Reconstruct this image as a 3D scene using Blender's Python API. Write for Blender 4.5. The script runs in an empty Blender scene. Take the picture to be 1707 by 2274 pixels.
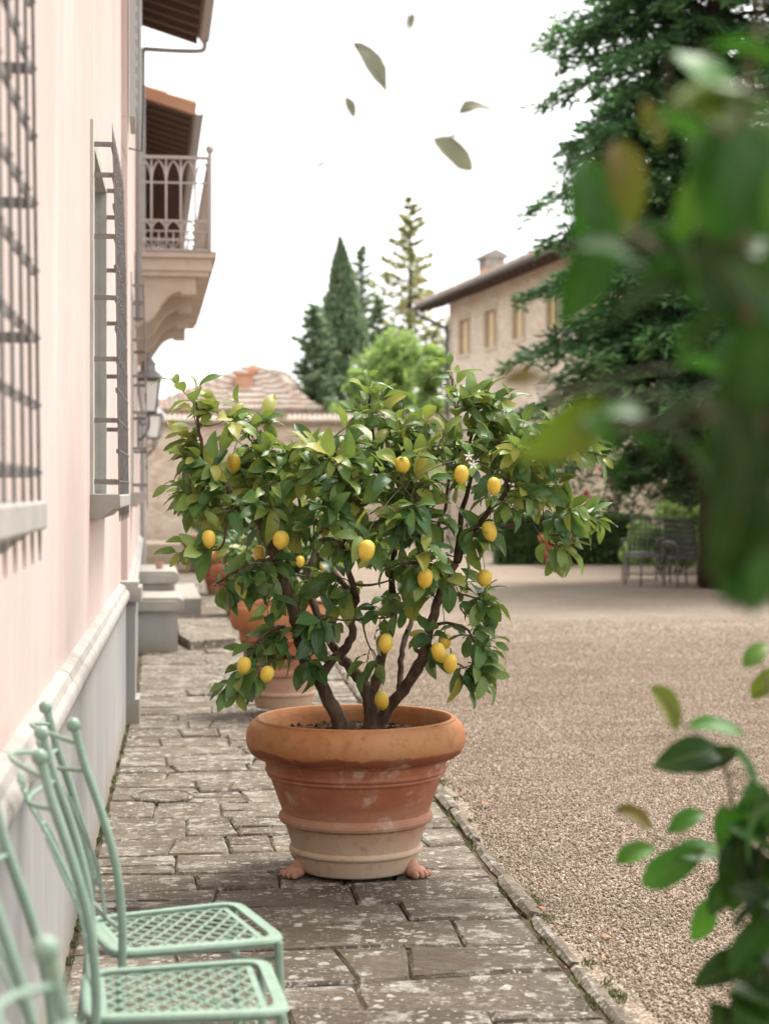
import bpy, bmesh, math, random
import numpy as np
from mathutils import Vector, Matrix

random.seed(11)
np.random.seed(11)
SC = bpy.context.scene
COL = SC.collection
R = math.radians
PI = math.pi

# ------------------------------------------------------------------ camera
YAW = R(6.6)
CA, SA = math.cos(YAW), math.sin(YAW)
EYE = 1.5
FPX = 3800.0            # focal length in pixels of the 1707 x 2274 photograph
cd = bpy.data.cameras.new("camera")
cam = bpy.data.objects.new("camera", cd)
COL.objects.link(cam)
cam.location = (0, 0, EYE)
cam.rotation_euler = (R(90), 0, -YAW)
cd.sensor_fit = 'VERTICAL'
cd.sensor_height = 36.0
cd.lens = FPX / 2274 * 36
cd.shift_y = -0.022
cd.clip_start = 0.05
cd.clip_end = 2000
cd.dof.use_dof = True
cd.dof.focus_distance = 6.45
cd.dof.aperture_fstop = 3.1
cd.dof.aperture_blades = 0
SC.camera = cam

# ------------------------------------------------------------------ sky, sun, exposure
SUN_EL, SUN_AZ = R(66), R(45)
w = bpy.data.worlds.new("World")
SC.world = w
w.use_nodes = True
wn = w.node_tree
for n in list(wn.nodes):
    wn.nodes.remove(n)
sky = wn.nodes.new('ShaderNodeTexSky')
sky.sky_type = 'NISHITA'
sky.sun_disc = False
sky.sun_elevation = SUN_EL
sky.sun_rotation = SUN_AZ
sky.air_density = 1.0
sky.dust_density = 6.0
sky.ozone_density = 1.0
hsv = wn.nodes.new('ShaderNodeHueSaturation')     # an overcast sky: the same dome with its blue washed out
hsv.inputs['Saturation'].default_value = 0.12
hsv.inputs['Value'].default_value = 1.0
mxs = wn.nodes.new('ShaderNodeMix')
mxs.data_type = 'RGBA'
mxs.inputs[0].default_value = 0.55
mxs.inputs[7].default_value = (9.5, 9.4, 9.3, 1)
bg = wn.nodes.new('ShaderNodeBackground')
bg.inputs['Strength'].default_value = 0.09
wo = wn.nodes.new('ShaderNodeOutputWorld')
wn.links.new(sky.outputs[0], hsv.inputs['Color'])
wn.links.new(hsv.outputs[0], mxs.inputs[6])
wn.links.new(mxs.outputs[2], bg.inputs['Color'])
wn.links.new(bg.outputs[0], wo.inputs['Surface'])

sl = bpy.data.lights.new("sun", 'SUN')
sl.energy = 1.5
sl.angle = R(22)
sl.color = (1.0, 0.95, 0.87)
sun = bpy.data.objects.new("sun", sl)
COL.objects.link(sun)
# nishita: rotation 0 = +Y, turning clockwise seen from above
sdir = Vector((math.sin(SUN_AZ) * math.cos(SUN_EL), math.cos(SUN_AZ) * math.cos(SUN_EL), math.sin(SUN_EL)))
sun.rotation_euler = (-sdir).to_track_quat('-Z', 'Y').to_euler()

vs = SC.view_settings
vs.view_transform = 'Standard'
vs.look = 'None'
vs.exposure = 1.80
vs.gamma = 1.0
vs.use_curve_mapping = False
SC.render.engine = 'CYCLES'
SC.cycles.use_denoising = True
SC.cycles.max_bounces = 8
SC.cycles.transparent_max_bounces = 8


# ------------------------------------------------------------------ helpers: placing
def cw(xc, yc, z=0.0):
    """camera-aligned ground plan (right, depth) to world"""
    return Vector((xc * CA + yc * SA, -xc * SA + yc * CA, z))


def at(u, v, d):
    """survey note: a sight line (1660-wide print of the photograph) and a distance to a world point"""
    px, py = u * 1.02831, v * 1.02831
    return cw((px - 853.5) / FPX * d, d, EYE + (1087 - py) / FPX * d)


RIGHT = Vector((CA, -SA, 0))
FWD = Vector((SA, CA, 0))
UP = Vector((0, 0, 1))


class Frame:
    """facade frame: s along the wall, o outwards, z up"""
    def __init__(self, x, y, th):
        self.x, self.y = x, y
        self.t = (math.sin(th), math.cos(th))
        self.n = (math.cos(th), -math.sin(th))

    def p(self, s, o, z):
        return (self.x + self.t[0] * s + self.n[0] * o, self.y + self.t[1] * s + self.n[1] * o, z)


# ------------------------------------------------------------------ helpers: objects
def tag(o, label=None, cat=None, group=None, kind=None):
    if label: o['label'] = label
    if cat: o['category'] = cat
    if group: o['group'] = group
    if kind: o['kind'] = kind
    return o


def empty(name, loc=(0, 0, 0), rz=0.0, label=None, cat=None, group=None):
    o = bpy.data.objects.new(name, None)
    COL.objects.link(o)
    o.location = loc
    o.rotation_euler = (0, 0, rz)
    o.empty_display_size = 0.1
    return tag(o, label, cat, group)


def chain_loc(o):
    v = Vector((0, 0, 0))
    while o is not None:
        v += Vector(o.location)
        o = o.parent
    return v


def inst(name, me, parent, loc=(0, 0, 0), rot=(0, 0, 0), scale=(1, 1, 1)):
    o = bpy.data.objects.new(name, me)
    COL.objects.link(o)
    o.parent = parent
    o.location = loc
    o.rotation_euler = rot
    o.scale = scale
    return o


class MB:
    def __init__(self):
        self.v = []
        self.f = []

    def add(self, verts, faces):
        b = len(self.v)
        self.v.extend([tuple(p) for p in verts])
        self.f.extend([tuple(i + b for i in f) for f in faces])

    def box8(self, c):
        """eight corners: bottom ring then top ring"""
        self.add(c, [(0, 3, 2, 1), (4, 5, 6, 7), (0, 1, 5, 4), (1, 2, 6, 5), (2, 3, 7, 6), (3, 0, 4, 7)])

    def box(self, x0, x1, y0, y1, z0, z1):
        self.box8([(x0, y0, z0), (x1, y0, z0), (x1, y1, z0), (x0, y1, z0), (x0, y0, z1), (x1, y0, z1), (x1, y1, z1), (x0, y1, z1)])

    def fbox(self, fr, s0, s1, o0, o1, z0, z1):
        p = fr.p
        self.box8([p(s0, o0, z0), p(s0, o1, z0), p(s1, o1, z0), p(s1, o0, z0), p(s0, o0, z1), p(s0, o1, z1), p(s1, o1, z1), p(s1, o0, z1)])

    def obox(self, c, ax, ay, az):
        """oriented box: centre and three half-axis vectors"""
        c, ax, ay, az = Vector(c), Vector(ax), Vector(ay), Vector(az)
        q = []
        for k in (-1, 1):
            for i, j in ((-1, -1), (1, -1), (1, 1), (-1, 1)):
                q.append(c + ax * i + ay * j + az * k)
        self.box8(q)

    def tube(self, pts, rad, n=8, cap=True):
        pts = [Vector(p) for p in pts]
        m = len(pts)
        if not hasattr(rad, '__len__'):
            rad = [rad] * m
        b = len(self.v)
        t0 = (pts[1] - pts[0]).normalized()
        a = Vector((0, 0, 1)) if abs(t0.z) < 0.9 else Vector((1, 0, 0))
        u = t0.cross(a).normalized()
        for i in range(m):
            if i == 0: t = pts[1] - pts[0]
            elif i == m - 1: t = pts[-1] - pts[-2]
            else: t = pts[i + 1] - pts[i - 1]
            t = t.normalized() if t.length > 1e-9 else t0
            u = (u - t * u.dot(t))
            u = u.normalized() if u.length > 1e-6 else t.orthogonal().normalized()
            v2 = t.cross(u)
            for k in range(n):
                an = 2 * PI * k / n
                self.v.append(tuple(pts[i] + (u * math.cos(an) + v2 * math.sin(an)) * rad[i]))
        for i in range(m - 1):
            for k in range(n):
                k2 = (k + 1) % n
                self.f.append((b + i * n + k, b + i * n + k2, b + (i + 1) * n + k2, b + (i + 1) * n + k))
        if cap:
            self.f.append(tuple(b + k for k in range(n))[::-1])
            self.f.append(tuple(b + (m - 1) * n + k for k in range(n)))

    def ball(self, c, r, nu=12, nv=8, sc=(1, 1, 1)):
        b = len(self.v)
        c = Vector(c)
        self.v.append(tuple(c - Vector((0, 0, r * sc[2]))))
        for j in range(1, nv):
            ph = -PI / 2 + PI * j / nv
            for i in range(nu):
                th = 2 * PI * i / nu
                self.v.append((c.x + r * sc[0] * math.cos(ph) * math.cos(th), c.y + r * sc[1] * math.cos(ph) * math.sin(th), c.z + r * sc[2] * math.sin(ph)))
        self.v.append(tuple(c + Vector((0, 0, r * sc[2]))))
        top = len(self.v) - 1
        for i in range(nu):
            i2 = (i + 1) % nu
            self.f.append((b, b + 1 + i2, b + 1 + i))
            for j in range(nv - 2):
                p = b + 1 + j * nu
                self.f.append((p + i, p + i2, p + nu + i2, p + nu + i))
            p = b + 1 + (nv - 2) * nu
            self.f.append((p + i, p + i2, top))

    def lathe(self, prof, n=48, c=(0, 0, 0), close=False):
        b = len(self.v)
        m = len(prof)
        for r, z in prof:
            for k in range(n):
                an = 2 * PI * k / n
                self.v.append((c[0] + r * math.cos(an), c[1] + r * math.sin(an), c[2] + z))
        for i in range(m - 1):
            for k in range(n):
                k2 = (k + 1) % n
                self.f.append((b + i * n + k, b + i * n + k2, b + (i + 1) * n + k2, b + (i + 1) * n + k))

    def prism(self, outline, axis_vec, ):
        """extrude a 3D polygon by a vector"""
        n = len(outline)
        o = [Vector(p) for p in outline]
        e = Vector(axis_vec)
        b = len(self.v)
        self.v.extend(tuple(p) for p in o)
        self.v.extend(tuple(p + e) for p in o)
        self.f.append(tuple(b + i for i in range(n))[::-1])
        self.f.append(tuple(b + n + i for i in range(n)))
        for i in range(n):
            j = (i + 1) % n
            self.f.append((b + i, b + j, b + n + j, b + n + i))

    def mesh(self, name, m=None, smooth=False, shift=None):
        me = bpy.data.meshes.new(name)
        v = self.v
        if shift is not None and shift.length > 0:
            v = [(p[0] - shift.x, p[1] - shift.y, p[2] - shift.z) for p in v]
        me.from_pydata(v, [], self.f)
        bm = bmesh.new()
        bm.from_mesh(me)
        bmesh.ops.recalc_face_normals(bm, faces=bm.faces)
        bm.to_mesh(me)
        bm.free()
        if m: me.materials.append(m)
        if smooth:
            me.polygons.foreach_set('use_smooth', [True] * len(me.polygons))
            if smooth is not True:
                try: me.set_sharp_from_angle(angle=R(smooth))
                except Exception: pass
        return me

    def build(self, name, m, parent=None, smooth=False, world=True, label=None):
        """vertices given in world space (world=True: moved into the parent's space) or already local"""
        sh = chain_loc(parent) if (parent is not None and world) else Vector((0, 0, 0))
        me = self.mesh(name, m, smooth, sh)
        o = bpy.data.objects.new(name, me)
        COL.objects.link(o)
        if parent is not None: o.parent = parent
        if label: o['label'] = label
        return o


def np_mesh(name, V, F, m, parent=None, attrs=None, smooth=False):
    """V (n,3), F (k,4) or (k,3)"""
    V = np.asarray(V, dtype=np.float32)
    F = np.asarray(F, dtype=np.int32)
    me = bpy.data.meshes.new(name)
    k = F.shape[1]
    me.vertices.add(len(V))
    me.vertices.foreach_set('co', V.ravel())
    me.loops.add(F.size)
    me.loops.foreach_set('vertex_index', F.ravel())
    me.polygons.add(len(F))
    me.polygons.foreach_set('loop_start', np.arange(0, F.size, k, dtype=np.int32))
    me.polygons.foreach_set('loop_total', np.full(len(F), k, dtype=np.int32))
    if smooth:
        me.polygons.foreach_set('use_smooth', np.ones(len(F), dtype=bool))
    for nm, a in (attrs or {}).items():
        at_ = me.attributes.new(nm, 'FLOAT', 'POINT')
        at_.data.foreach_set('value', np.asarray(a, dtype=np.float32))
    me.update(calc_edges=True)
    me.materials.append(m)
    o = bpy.data.objects.new(name, me)
    COL.objects.link(o)
    if parent is not None: o.parent = parent
    return o


def bez(p0, p1, p2, n):
    p0, p1, p2 = Vector(p0), Vector(p1), Vector(p2)
    return [p0 * (1 - t) ** 2 + p1 * 2 * t * (1 - t) + p2 * t * t for t in [i / n for i in range(n + 1)]]


def smooth_line(pts, k=4):
    """Catmull-Rom through points; works on Vectors of any size"""
    pts = [Vector(p) for p in pts]
    out = []
    for i in range(len(pts) - 1):
        p0 = pts[max(i - 1, 0)]; p1 = pts[i]; p2 = pts[i + 1]; p3 = pts[min(i + 2, len(pts) - 1)]
        for j in range(k):
            t = j / k
            out.append(0.5 * ((2 * p1) + (p2 - p0) * t + (2 * p0 - 5 * p1 + 4 * p2 - p3) * t * t + (3 * p1 - p0 - 3 * p2 + p3) * t ** 3))
    out.append(pts[-1])
    return out


# ------------------------------------------------------------------ helpers: materials
class M:
    def __init__(self, name, rough=0.7, col=(0.5, 0.5, 0.5), spec=None, metal=0.0):
        self.m = bpy.data.materials.new(name)
        self.m.use_nodes = True
        self.nt = self.m.node_tree
        self.b = self.nt.nodes['Principled BSDF']
        self.b.inputs['Roughness'].default_value = rough
        self.b.inputs['Base Color'].default_value = (*col, 1)
        self.b.inputs['Metallic'].default_value = metal
        if spec is not None: self.b.inputs['Specular IOR Level'].default_value = spec

    def n(self, t, **kw):
        nd = self.nt.nodes.new(t)
        for k, v in kw.items(): setattr(nd, k, v)
        return nd

    def put(self, sock, v):
        if hasattr(v, 'is_output'): self.nt.links.new(v, sock)
        elif isinstance(v, (tuple, list)) and len(v) == 3 and sock.type == 'RGBA': sock.default_value = (*v, 1)
        else: sock.default_value = v

    def pos(self, obj=False):
        if obj: return self.n('ShaderNodeTexCoord').outputs['Object']
        return self.n('ShaderNodeNewGeometry').outputs['Position']

    def map(self, vec, scale=(1, 1, 1), rot=(0, 0, 0), loc=(0, 0, 0)):
        d = self.n('ShaderNodeMapping')
        self.put(d.inputs['Vector'], vec)
        d.inputs['Scale'].default_value = scale
        d.inputs['Rotation'].default_value = rot
        d.inputs['Location'].default_value = loc
        return d.outputs[0]

    def noise(self, vec, scale=5, detail=4, rough=0.55, dist=0.0):
        d = self.n('ShaderNodeTexNoise')
        self.put(d.inputs['Vector'], vec)
        d.inputs['Scale'].default_value = scale
        d.inputs['Detail'].default_value = detail
        d.inputs['Roughness'].default_value = rough
        d.inputs['Distortion'].default_value = dist
        return d.outputs[0]

    def voro(self, vec, scale=5, feature='F1', rnd=1.0):
        d = self.n('ShaderNodeTexVoronoi', feature=feature)
        self.put(d.inputs['Vector'], vec)
        d.inputs['Scale'].default_value = scale
        d.inputs['Randomness'].default_value = rnd
        return d

    def ramp(self, fac, stops, interp='LINEAR'):
        d = self.n('ShaderNodeValToRGB')
        d.color_ramp.interpolation = interp
        e = d.color_ramp.elements
        while len(e) < len(stops): e.new(0.5)
        for i, (p, c) in enumerate(stops):
            e[i].position = p
            e[i].color = (*c, 1) if len(c) == 3 else c
        self.put(d.inputs[0], fac)
        return d.outputs[0]

    def mix(self, fac, a, b, blend='MIX'):
        d = self.n('ShaderNodeMix', data_type='RGBA', blend_type=blend)
        self.put(d.inputs[0], fac)
        self.put(d.inputs[6], a)
        self.put(d.inputs[7], b)
        return d.outputs[2]

    def math(self, op, a, b=0.0, clamp=False):
        d = self.n('ShaderNodeMath', operation=op, use_clamp=clamp)
        self.put(d.inputs[0], a)
        self.put(d.inputs[1], b)
        return d.outputs[0]

    def step(self, x, a, b):
        d = self.n('ShaderNodeMapRange', interpolation_type='SMOOTHSTEP')
        self.put(d.inputs['Value'], x)
        d.inputs['From Min'].default_value = a
        d.inputs['From Max'].default_value = b
        return d.outputs[0]

    def xyz(self, vec):
        d = self.n('ShaderNodeSeparateXYZ')
        self.put(d.inputs[0], vec)
        return d.outputs

    def color(self, c): self.put(self.b.inputs['Base Color'], c)
    def rough(self, c): self.put(self.b.inputs['Roughness'], c)

    def bump(self, h, strength=0.3, dist=0.01, normal=None):
        d = self.n('ShaderNodeBump')
        d.inputs['Strength'].default_value = strength
        d.inputs['Distance'].default_value = dist
        self.put(d.inputs['Height'], h)
        if normal is not None: self.put(d.inputs['Normal'], normal)
        self.nt.links.new(d.outputs[0], self.b.inputs['Normal'])
        return d.outputs[0]

    def obj_random(self): return self.n('ShaderNodeObjectInfo').outputs['Random']

    def attr(self, name):
        return self.n('ShaderNodeAttribute', attribute_name=name).outputs['Fac']

    def thin(self, trans_col, amount):
        """light coming through a leaf"""
        t = self.n('ShaderNodeBsdfTranslucent')
        self.put(t.inputs[0], trans_col)
        mx = self.n('ShaderNodeMixShader')
        self.put(mx.inputs[0], amount)
        out = self.nt.nodes['Material Output']
        self.nt.links.new(self.b.outputs[0], mx.inputs[1])
        self.nt.links.new(t.outputs[0], mx.inputs[2])
        self.nt.links.new(mx.outputs[0], out.inputs['Surface'])


# ------------------------------------------------------------------ materials
def make_plaster(name, c1, c2, c3, streak=0.35, pale_c=None):
    k = M(name, 0.9, spec=0.2)
    p = k.pos()
    st = k.noise(k.map(p, (9, 9, 0.5)), 1.6, 5, 0.6)
    big = k.noise(p, 0.7, 4, 0.6)
    fine = k.noise(p, 40, 4, 0.6)
    c = k.mix(k.step(big, 0.35, 0.68), c1, c2)
    c = k.mix(k.math('MULTIPLY', k.step(st, 0.45, 0.75), streak), c, c3)
    pale = k.noise(k.map(p, (1, 1.5, 0.35), loc=(3, 7, 1)), 1.3, 5, 0.65)
    c = k.mix(k.math('MULTIPLY', k.step(pale, 0.48, 0.66), 0.75), c, pale_c or tuple(x * 1.08 for x in c2))
    c = k.mix(k.math('MULTIPLY', k.step(fine, 0.5, 0.8), 0.12), c, (0.45, 0.33, 0.29))
    # splashed dirt and green damp creeping up from the paving, hairline cracks
    zz = k.math('ADD', k.xyz(p)[2], k.math('MULTIPLY', k.math('SUBTRACT', k.noise(p, 3.5, 6, 0.7), 0.5), 0.45))
    c = k.mix(k.math('MULTIPLY', k.math('SUBTRACT', 1.0, k.step(zz, -0.02, 0.20)), 0.55), c, (0.24, 0.205, 0.115))
    cr = k.voro(k.map(p, (1.0, 0.8, 0.55)), 1.3, 'DISTANCE_TO_EDGE').outputs['Distance']
    cm = k.math('MULTIPLY', k.math('SUBTRACT', 1.0, k.step(cr, 0.001, 0.006)), k.step(k.noise(p, 1.1, 3, 0.5), 0.50, 0.62))
    c = k.mix(k.math('MULTIPLY', cm, 0.45), c, (0.30, 0.23, 0.20))
    k.color(c)
    k.bump(k.math('ADD', k.math('MULTIPLY', fine, 0.5), big), 0.25, 0.012)
    return k.m


PLASTER = make_plaster('pink_plaster', (0.545, 0.422, 0.378), (0.56, 0.475, 0.442), (0.53, 0.385, 0.328), 0.42)
CREAM = make_plaster('cream_plaster', (0.66, 0.55, 0.46), (0.70, 0.60, 0.52), (0.58, 0.46, 0.38))
GREYPL = make_plaster('grey_plaster', (0.29, 0.28, 0.272), (0.34, 0.325, 0.31), (0.23, 0.232, 0.24), 0.35)


def make_stone(name, c1, c2, scale=6, bump=0.3):
    k = M(name, 0.85, spec=0.25)
    p = k.pos()
    a = k.noise(p, scale, 6, 0.6)
    b2 = k.noise(p, scale * 8, 4, 0.6)
    c = k.mix(k.step(a, 0.3, 0.7), c1, c2)
    c = k.mix(k.math('MULTIPLY', k.step(b2, 0.55, 0.8), 0.35), c, tuple(x * 0.55 for x in c1))
    k.color(c)
    k.bump(k.math('ADD', a, k.math('MULTIPLY', b2, 0.4)), bump, 0.01)
    return k.m


TRIM = make_stone('trim_stone', (0.29, 0.27, 0.25), (0.37, 0.35, 0.32))
BALC = make_stone('balcony_stone', (0.42, 0.345, 0.285), (0.52, 0.44, 0.37), 3, 0.2)
TRIM2 = make_stone('pale_surround', (0.44, 0.36, 0.28), (0.52, 0.44, 0.35))
STEPST = make_stone('step_stone', (0.28, 0.26, 0.225), (0.36, 0.335, 0.30), 5)
REVEAL = make_stone('reveal_stone', (0.44, 0.42, 0.38), (0.54, 0.52, 0.47), 4)

k = M('grey_iron_paint', 0.5, spec=0.4)
a = k.noise(k.pos(), 25, 5, 0.6)
k.color(k.mix(k.step(a, 0.4, 0.72), (0.205, 0.19, 0.18), (0.165, 0.125, 0.11)))
k.bump(a, 0.2, 0.004)
IRON = k.m
k = M('balcony_iron', 0.5, spec=0.4)
k.color((0.40, 0.36, 0.34))
RAIL = k.m
k = M('dark_iron', 0.45, spec=0.4, col=(0.075, 0.075, 0.08))
DARKIRON = k.m
k = M('chair_iron', 0.4, spec=0.5, col=(0.085, 0.085, 0.09))
CHIRON = k.m
k = M('lead_pipe', 0.45, spec=0.4)
k.color(k.mix(k.noise(k.pos(), 6, 4), (0.36, 0.36, 0.36), (0.25, 0.24, 0.24)))
PIPE = k.m
k = M('lantern_glass', 0.15, col=(0.75, 0.73, 0.68), spec=0.5)
k.b.inputs['Transmission Weight'].default_value = 0.5
LGLASS = k.m
k = M('window_glass', 0.08, col=(0.05, 0.055, 0.06), spec=0.6)
GLASS = k.m
k = M('weathered_wood', 0.7)
k.color(k.mix(k.noise(k.map(k.pos(), (18, 18, 1.2)), 3, 5), (0.20, 0.12, 0.08), (0.33, 0.22, 0.15)))
WOOD = k.m
k = M('rafter_wood', 0.8)
k.color(k.mix(k.noise(k.pos(), 5, 5), (0.07, 0.045, 0.035), (0.13, 0.08, 0.06)))
RAFTER = k.m
k = M('shutter_paint', 0.6, col=(0.42, 0.43, 0.42))
SHUT = k.m
k = M('window_cloth', 0.8)
k.color(k.mix(k.noise(k.pos(), 3, 3), (0.60, 0.46, 0.26), (0.70, 0.57, 0.37)))
BLIND = k.m

# clay
k = M('roof_clay', 0.85)
p = k.pos()
a = k.noise(p, 3.5, 5, 0.65)
b_ = k.noise(p, 14, 4, 0.6)
c = k.mix(k.step(a, 0.3, 0.7), (0.27, 0.195, 0.15), (0.35, 0.295, 0.25))
c = k.mix(k.math('MULTIPLY', k.step(b_, 0.5, 0.75), 0.6), c, (0.25, 0.22, 0.19))
vt = k.voro(p, 4.6)
c = k.mix(k.math('MULTIPLY', k.xyz(vt.outputs['Color'])[0], 0.55), c, (0.37, 0.34, 0.30))
c = k.mix(k.math('MULTIPLY', k.step(k.xyz(vt.outputs['Color'])[1], 0.7, 0.9), 0.5), c, (0.38, 0.215, 0.145))
k.color(c)
k.bump(b_, 0.3, 0.01)
CLAY = k.m
k = M('roof_clay_underside', 0.85)
k.color(k.mix(k.noise(k.pos(), 4, 4), (0.20, 0.10, 0.07), (0.30, 0.17, 0.12)))
CLAYU = k.m
k = M('orange_clay', 0.8)
k.color(k.mix(k.noise(k.pos(), 5, 4), (0.46, 0.22, 0.13), (0.52, 0.32, 0.22)))
CLAYO = k.m


def make_terracotta(name, lime, red, h=0.6):
    """pot clay: orange rim, redder belly, lime bloom rising from the foot and in patches, damp stain under the rim"""
    k = M(name, 0.72, spec=0.3)
    p = k.pos(True)
    z = k.xyz(p)[2]
    n1 = k.noise(p, 4.5, 6, 0.62)
    n2 = k.noise(p, 14, 5, 0.6)
    n3 = k.noise(p, 70, 3, 0.6)
    hz = k.noise(k.map(p, (1, 1, 9)), 3, 5, 0.6)
    belly = k.mix(k.step(n1, 0.40, 0.62), (0.27, 0.088, 0.042), (0.345, 0.145, 0.082))
    belly = k.mix(k.math('MULTIPLY', k.step(hz, 0.45, 0.7), 0.4), belly, (0.21, 0.062, 0.03))
    # bloom
    zz = k.math('ADD', z, k.math('MULTIPLY', k.math('SUBTRACT', n1, 0.5), 0.28))
    low = k.math('SUBTRACT', 1.0, k.step(zz, 0.04 * h / 0.6, lime * h / 0.6))
    c = k.mix(k.math('MULTIPLY', low, 0.92), belly, (0.46, 0.355, 0.255))
    pat = k.step(k.noise(k.map(p, (1, 1, 1), loc=(4.3, 1.1, 2)), 6.5, 6, 0.68), 0.54, 0.66)
    c = k.mix(k.math('MULTIPLY', pat, 0.75), c, (0.44, 0.31, 0.245))
    # rim colour
    zr = k.math('ADD', k.math('ADD', z, k.math('MULTIPLY', k.math('SUBTRACT', n2, 0.5), 0.05)), k.math('MULTIPLY', k.math('SUBTRACT', k.noise(k.map(p, loc=(2, 5, 1)), 2.4, 3, 0.5), 0.5), -0.10))
    rim = k.step(zr, 0.452 * h / 0.6, 0.466 * h / 0.6)
    rimc = k.mix(k.step(n1, 0.35, 0.7), (0.33, 0.130, 0.046), (0.37, 0.19, 0.09))
    rimc = k.mix(k.math('MULTIPLY', k.step(n2, 0.5, 0.72), 0.35), rimc, (0.24, 0.080, 0.028))
    c = k.mix(rim, c, rimc)
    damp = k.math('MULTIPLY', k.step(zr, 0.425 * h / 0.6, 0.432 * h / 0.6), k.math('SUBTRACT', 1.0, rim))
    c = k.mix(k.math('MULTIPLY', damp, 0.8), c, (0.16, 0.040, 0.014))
    c = k.mix(k.math('MULTIPLY', k.step(k.noise(p, 28, 6, 0.7), 0.52, 0.70), 0.38), c, (0.20, 0.075, 0.035))
    c = k.mix(red, c, (0.45, 0.15, 0.075))
    k.color(c)
    k.rough(k.math('ADD', 0.62, k.math('MULTIPLY', n2, 0.25)))
    k.bump(k.math('ADD', k.math('MULTIPLY', n2, 0.6), k.math('MULTIPLY', n3, 0.35)), 0.4, 0.008)
    return k.m


TERRA = make_terracotta('terracotta', 0.30, 0.0, 0.623)
TERRA2 = make_terracotta('terracotta_limed', 0.36, 0.15)
TERRA3 = make_terracotta('terracotta_red', 0.12, 0.35)

k = M('potting_soil', 0.95, spec=0.1)
a = k.noise(k.pos(), 60, 5, 0.7)
k.color(k.mix(a, (0.018, 0.010, 0.006), (0.085, 0.045, 0.025)))
k.bump(a, 0.8, 0.02)
SOIL = k.m

# paving stone
k = M('flagstone', 0.72, spec=0.35)
p = k.pos()
rn = k.obj_random()
off = k.n('ShaderNodeVectorMath', operation='ADD')
k.put(off.inputs[0], p)
cmb = k.n('ShaderNodeCombineXYZ')
k.put(cmb.inputs[2], k.math('MULTIPLY', rn, 37.0))
k.put(off.inputs[1], cmb.outputs[0])
q = off.outputs[0]
big = k.noise(q, 3.0, 6, 0.62)
grain = k.noise(q, 45, 6, 0.7)
lay = k.noise(k.map(q, (3.6, 5.2, 3)), 3.4, 8, 0.72, 1.3)
warp = k.noise(q, 9, 4, 0.6)
wv = k.n('ShaderNodeVectorMath', operation='ADD')
k.put(wv.inputs[0], q)
wsc = k.n('ShaderNodeVectorMath', operation='SCALE')
wcol = k.n('ShaderNodeTexNoise'); wcol.inputs['Scale'].default_value = 22; k.put(wcol.inputs['Vector'], q)
k.put(wsc.inputs[0], wcol.outputs['Color']); wsc.inputs['Scale'].default_value = 0.045
k.put(wv.inputs[1], wsc.outputs[0])
c = k.mix(k.step(big, 0.36, 0.64), (0.125, 0.094, 0.064), (0.245, 0.203, 0.148))
oc = k.n('ShaderNodeObjectInfo').outputs['Color']
wet = k.xyz(oc)[0]                       # how dark and damp this stone is
c = k.mix(k.math('MULTIPLY', k.math('SUBTRACT', rn, 0.5, ), 0.5, True), c, (0.26, 0.22, 0.17))
c = k.mix(k.math('MULTIPLY', k.step(lay, 0.50, 0.62), 0.72), c, (0.085, 0.070, 0.055))
c = k.mix(k.math('MULTIPLY', k.step(grain, 0.50, 0.66), 0.62), c, (0.075, 0.060, 0.047))
c = k.mix(k.math('MULTIPLY', wet, 0.80), c, (0.060, 0.041, 0.026))
# pale lichen: crusty roundels in drifts
drift = k.noise(q, 2.2, 3, 0.6)
l1 = k.voro(wv.outputs[0], 17)
spots = k.math('SUBTRACT', 1.0, k.step(l1.outputs['Distance'], 0.24, 0.33))
pick = k.step(k.xyz(l1.outputs['Color'])[0], 0.42, 0.44)
l2 = k.voro(wv.outputs[0], 48)
spots2 = k.math('MULTIPLY', k.math('SUBTRACT', 1.0, k.step(l2.outputs['Distance'], 0.22, 0.32)), k.step(k.xyz(l2.outputs['Color'])[0], 0.45, 0.47))
sp = k.math('MAXIMUM', k.math('MULTIPLY', spots, pick), spots2)
film = k.math('MULTIPLY', k.step(k.noise(q, 6.5, 8, 0.76), 0.52, 0.60), 0.75)
lich = k.math('MULTIPLY', k.math('MAXIMUM', sp, film), k.step(drift, 0.31, 0.48))
lich = k.math('MULTIPLY', lich, k.math('ADD', 0.45, k.math('MULTIPLY', k.step(grain, 0.35, 0.6), 0.5)))
c = k.mix(lich, c, (0.46, 0.435, 0.38))
# rusty moss
mo = k.step(k.noise(q, 8, 7, 0.72), 0.56, 0.66)
c = k.mix(k.math('MULTIPLY', mo, 0.65), c, (0.075, 0.040, 0.016))
gm = k.step(k.noise(k.map(q, loc=(9, 3, 0)), 3.1, 5, 0.65), 0.60, 0.75)
c = k.mix(k.math('MULTIPLY', gm, 0.35), c, (0.14, 0.13, 0.055))
k.color(c)
k.rough(k.math('SUBTRACT', 0.82, k.math('MULTIPLY', wet, 0.22)))
hgt = k.math('ADD', k.math('ADD', k.math('MULTIPLY', lay, 2.2), k.math('MULTIPLY', grain, 0.45)), k.math('MULTIPLY', big, 0.8))
k.bump(hgt, 0.75, 0.022)
FLAG = k.m

k = M('joint_dirt', 0.95, spec=0.1)
p = k.pos()
a = k.noise(p, 9, 6, 0.7)
c = k.mix(k.step(a, 0.35, 0.65), (0.045, 0.031, 0.019), (0.12, 0.092, 0.062))
c = k.mix(k.math('MULTIPLY', k.step(k.noise(p, 4, 5, 0.7), 0.55, 0.68), 0.7), c, (0.085, 0.085, 0.025))
k.color(c)
k.bump(k.noise(p, 60, 5, 0.7), 0.7, 0.015)
DIRT = k.m

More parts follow.
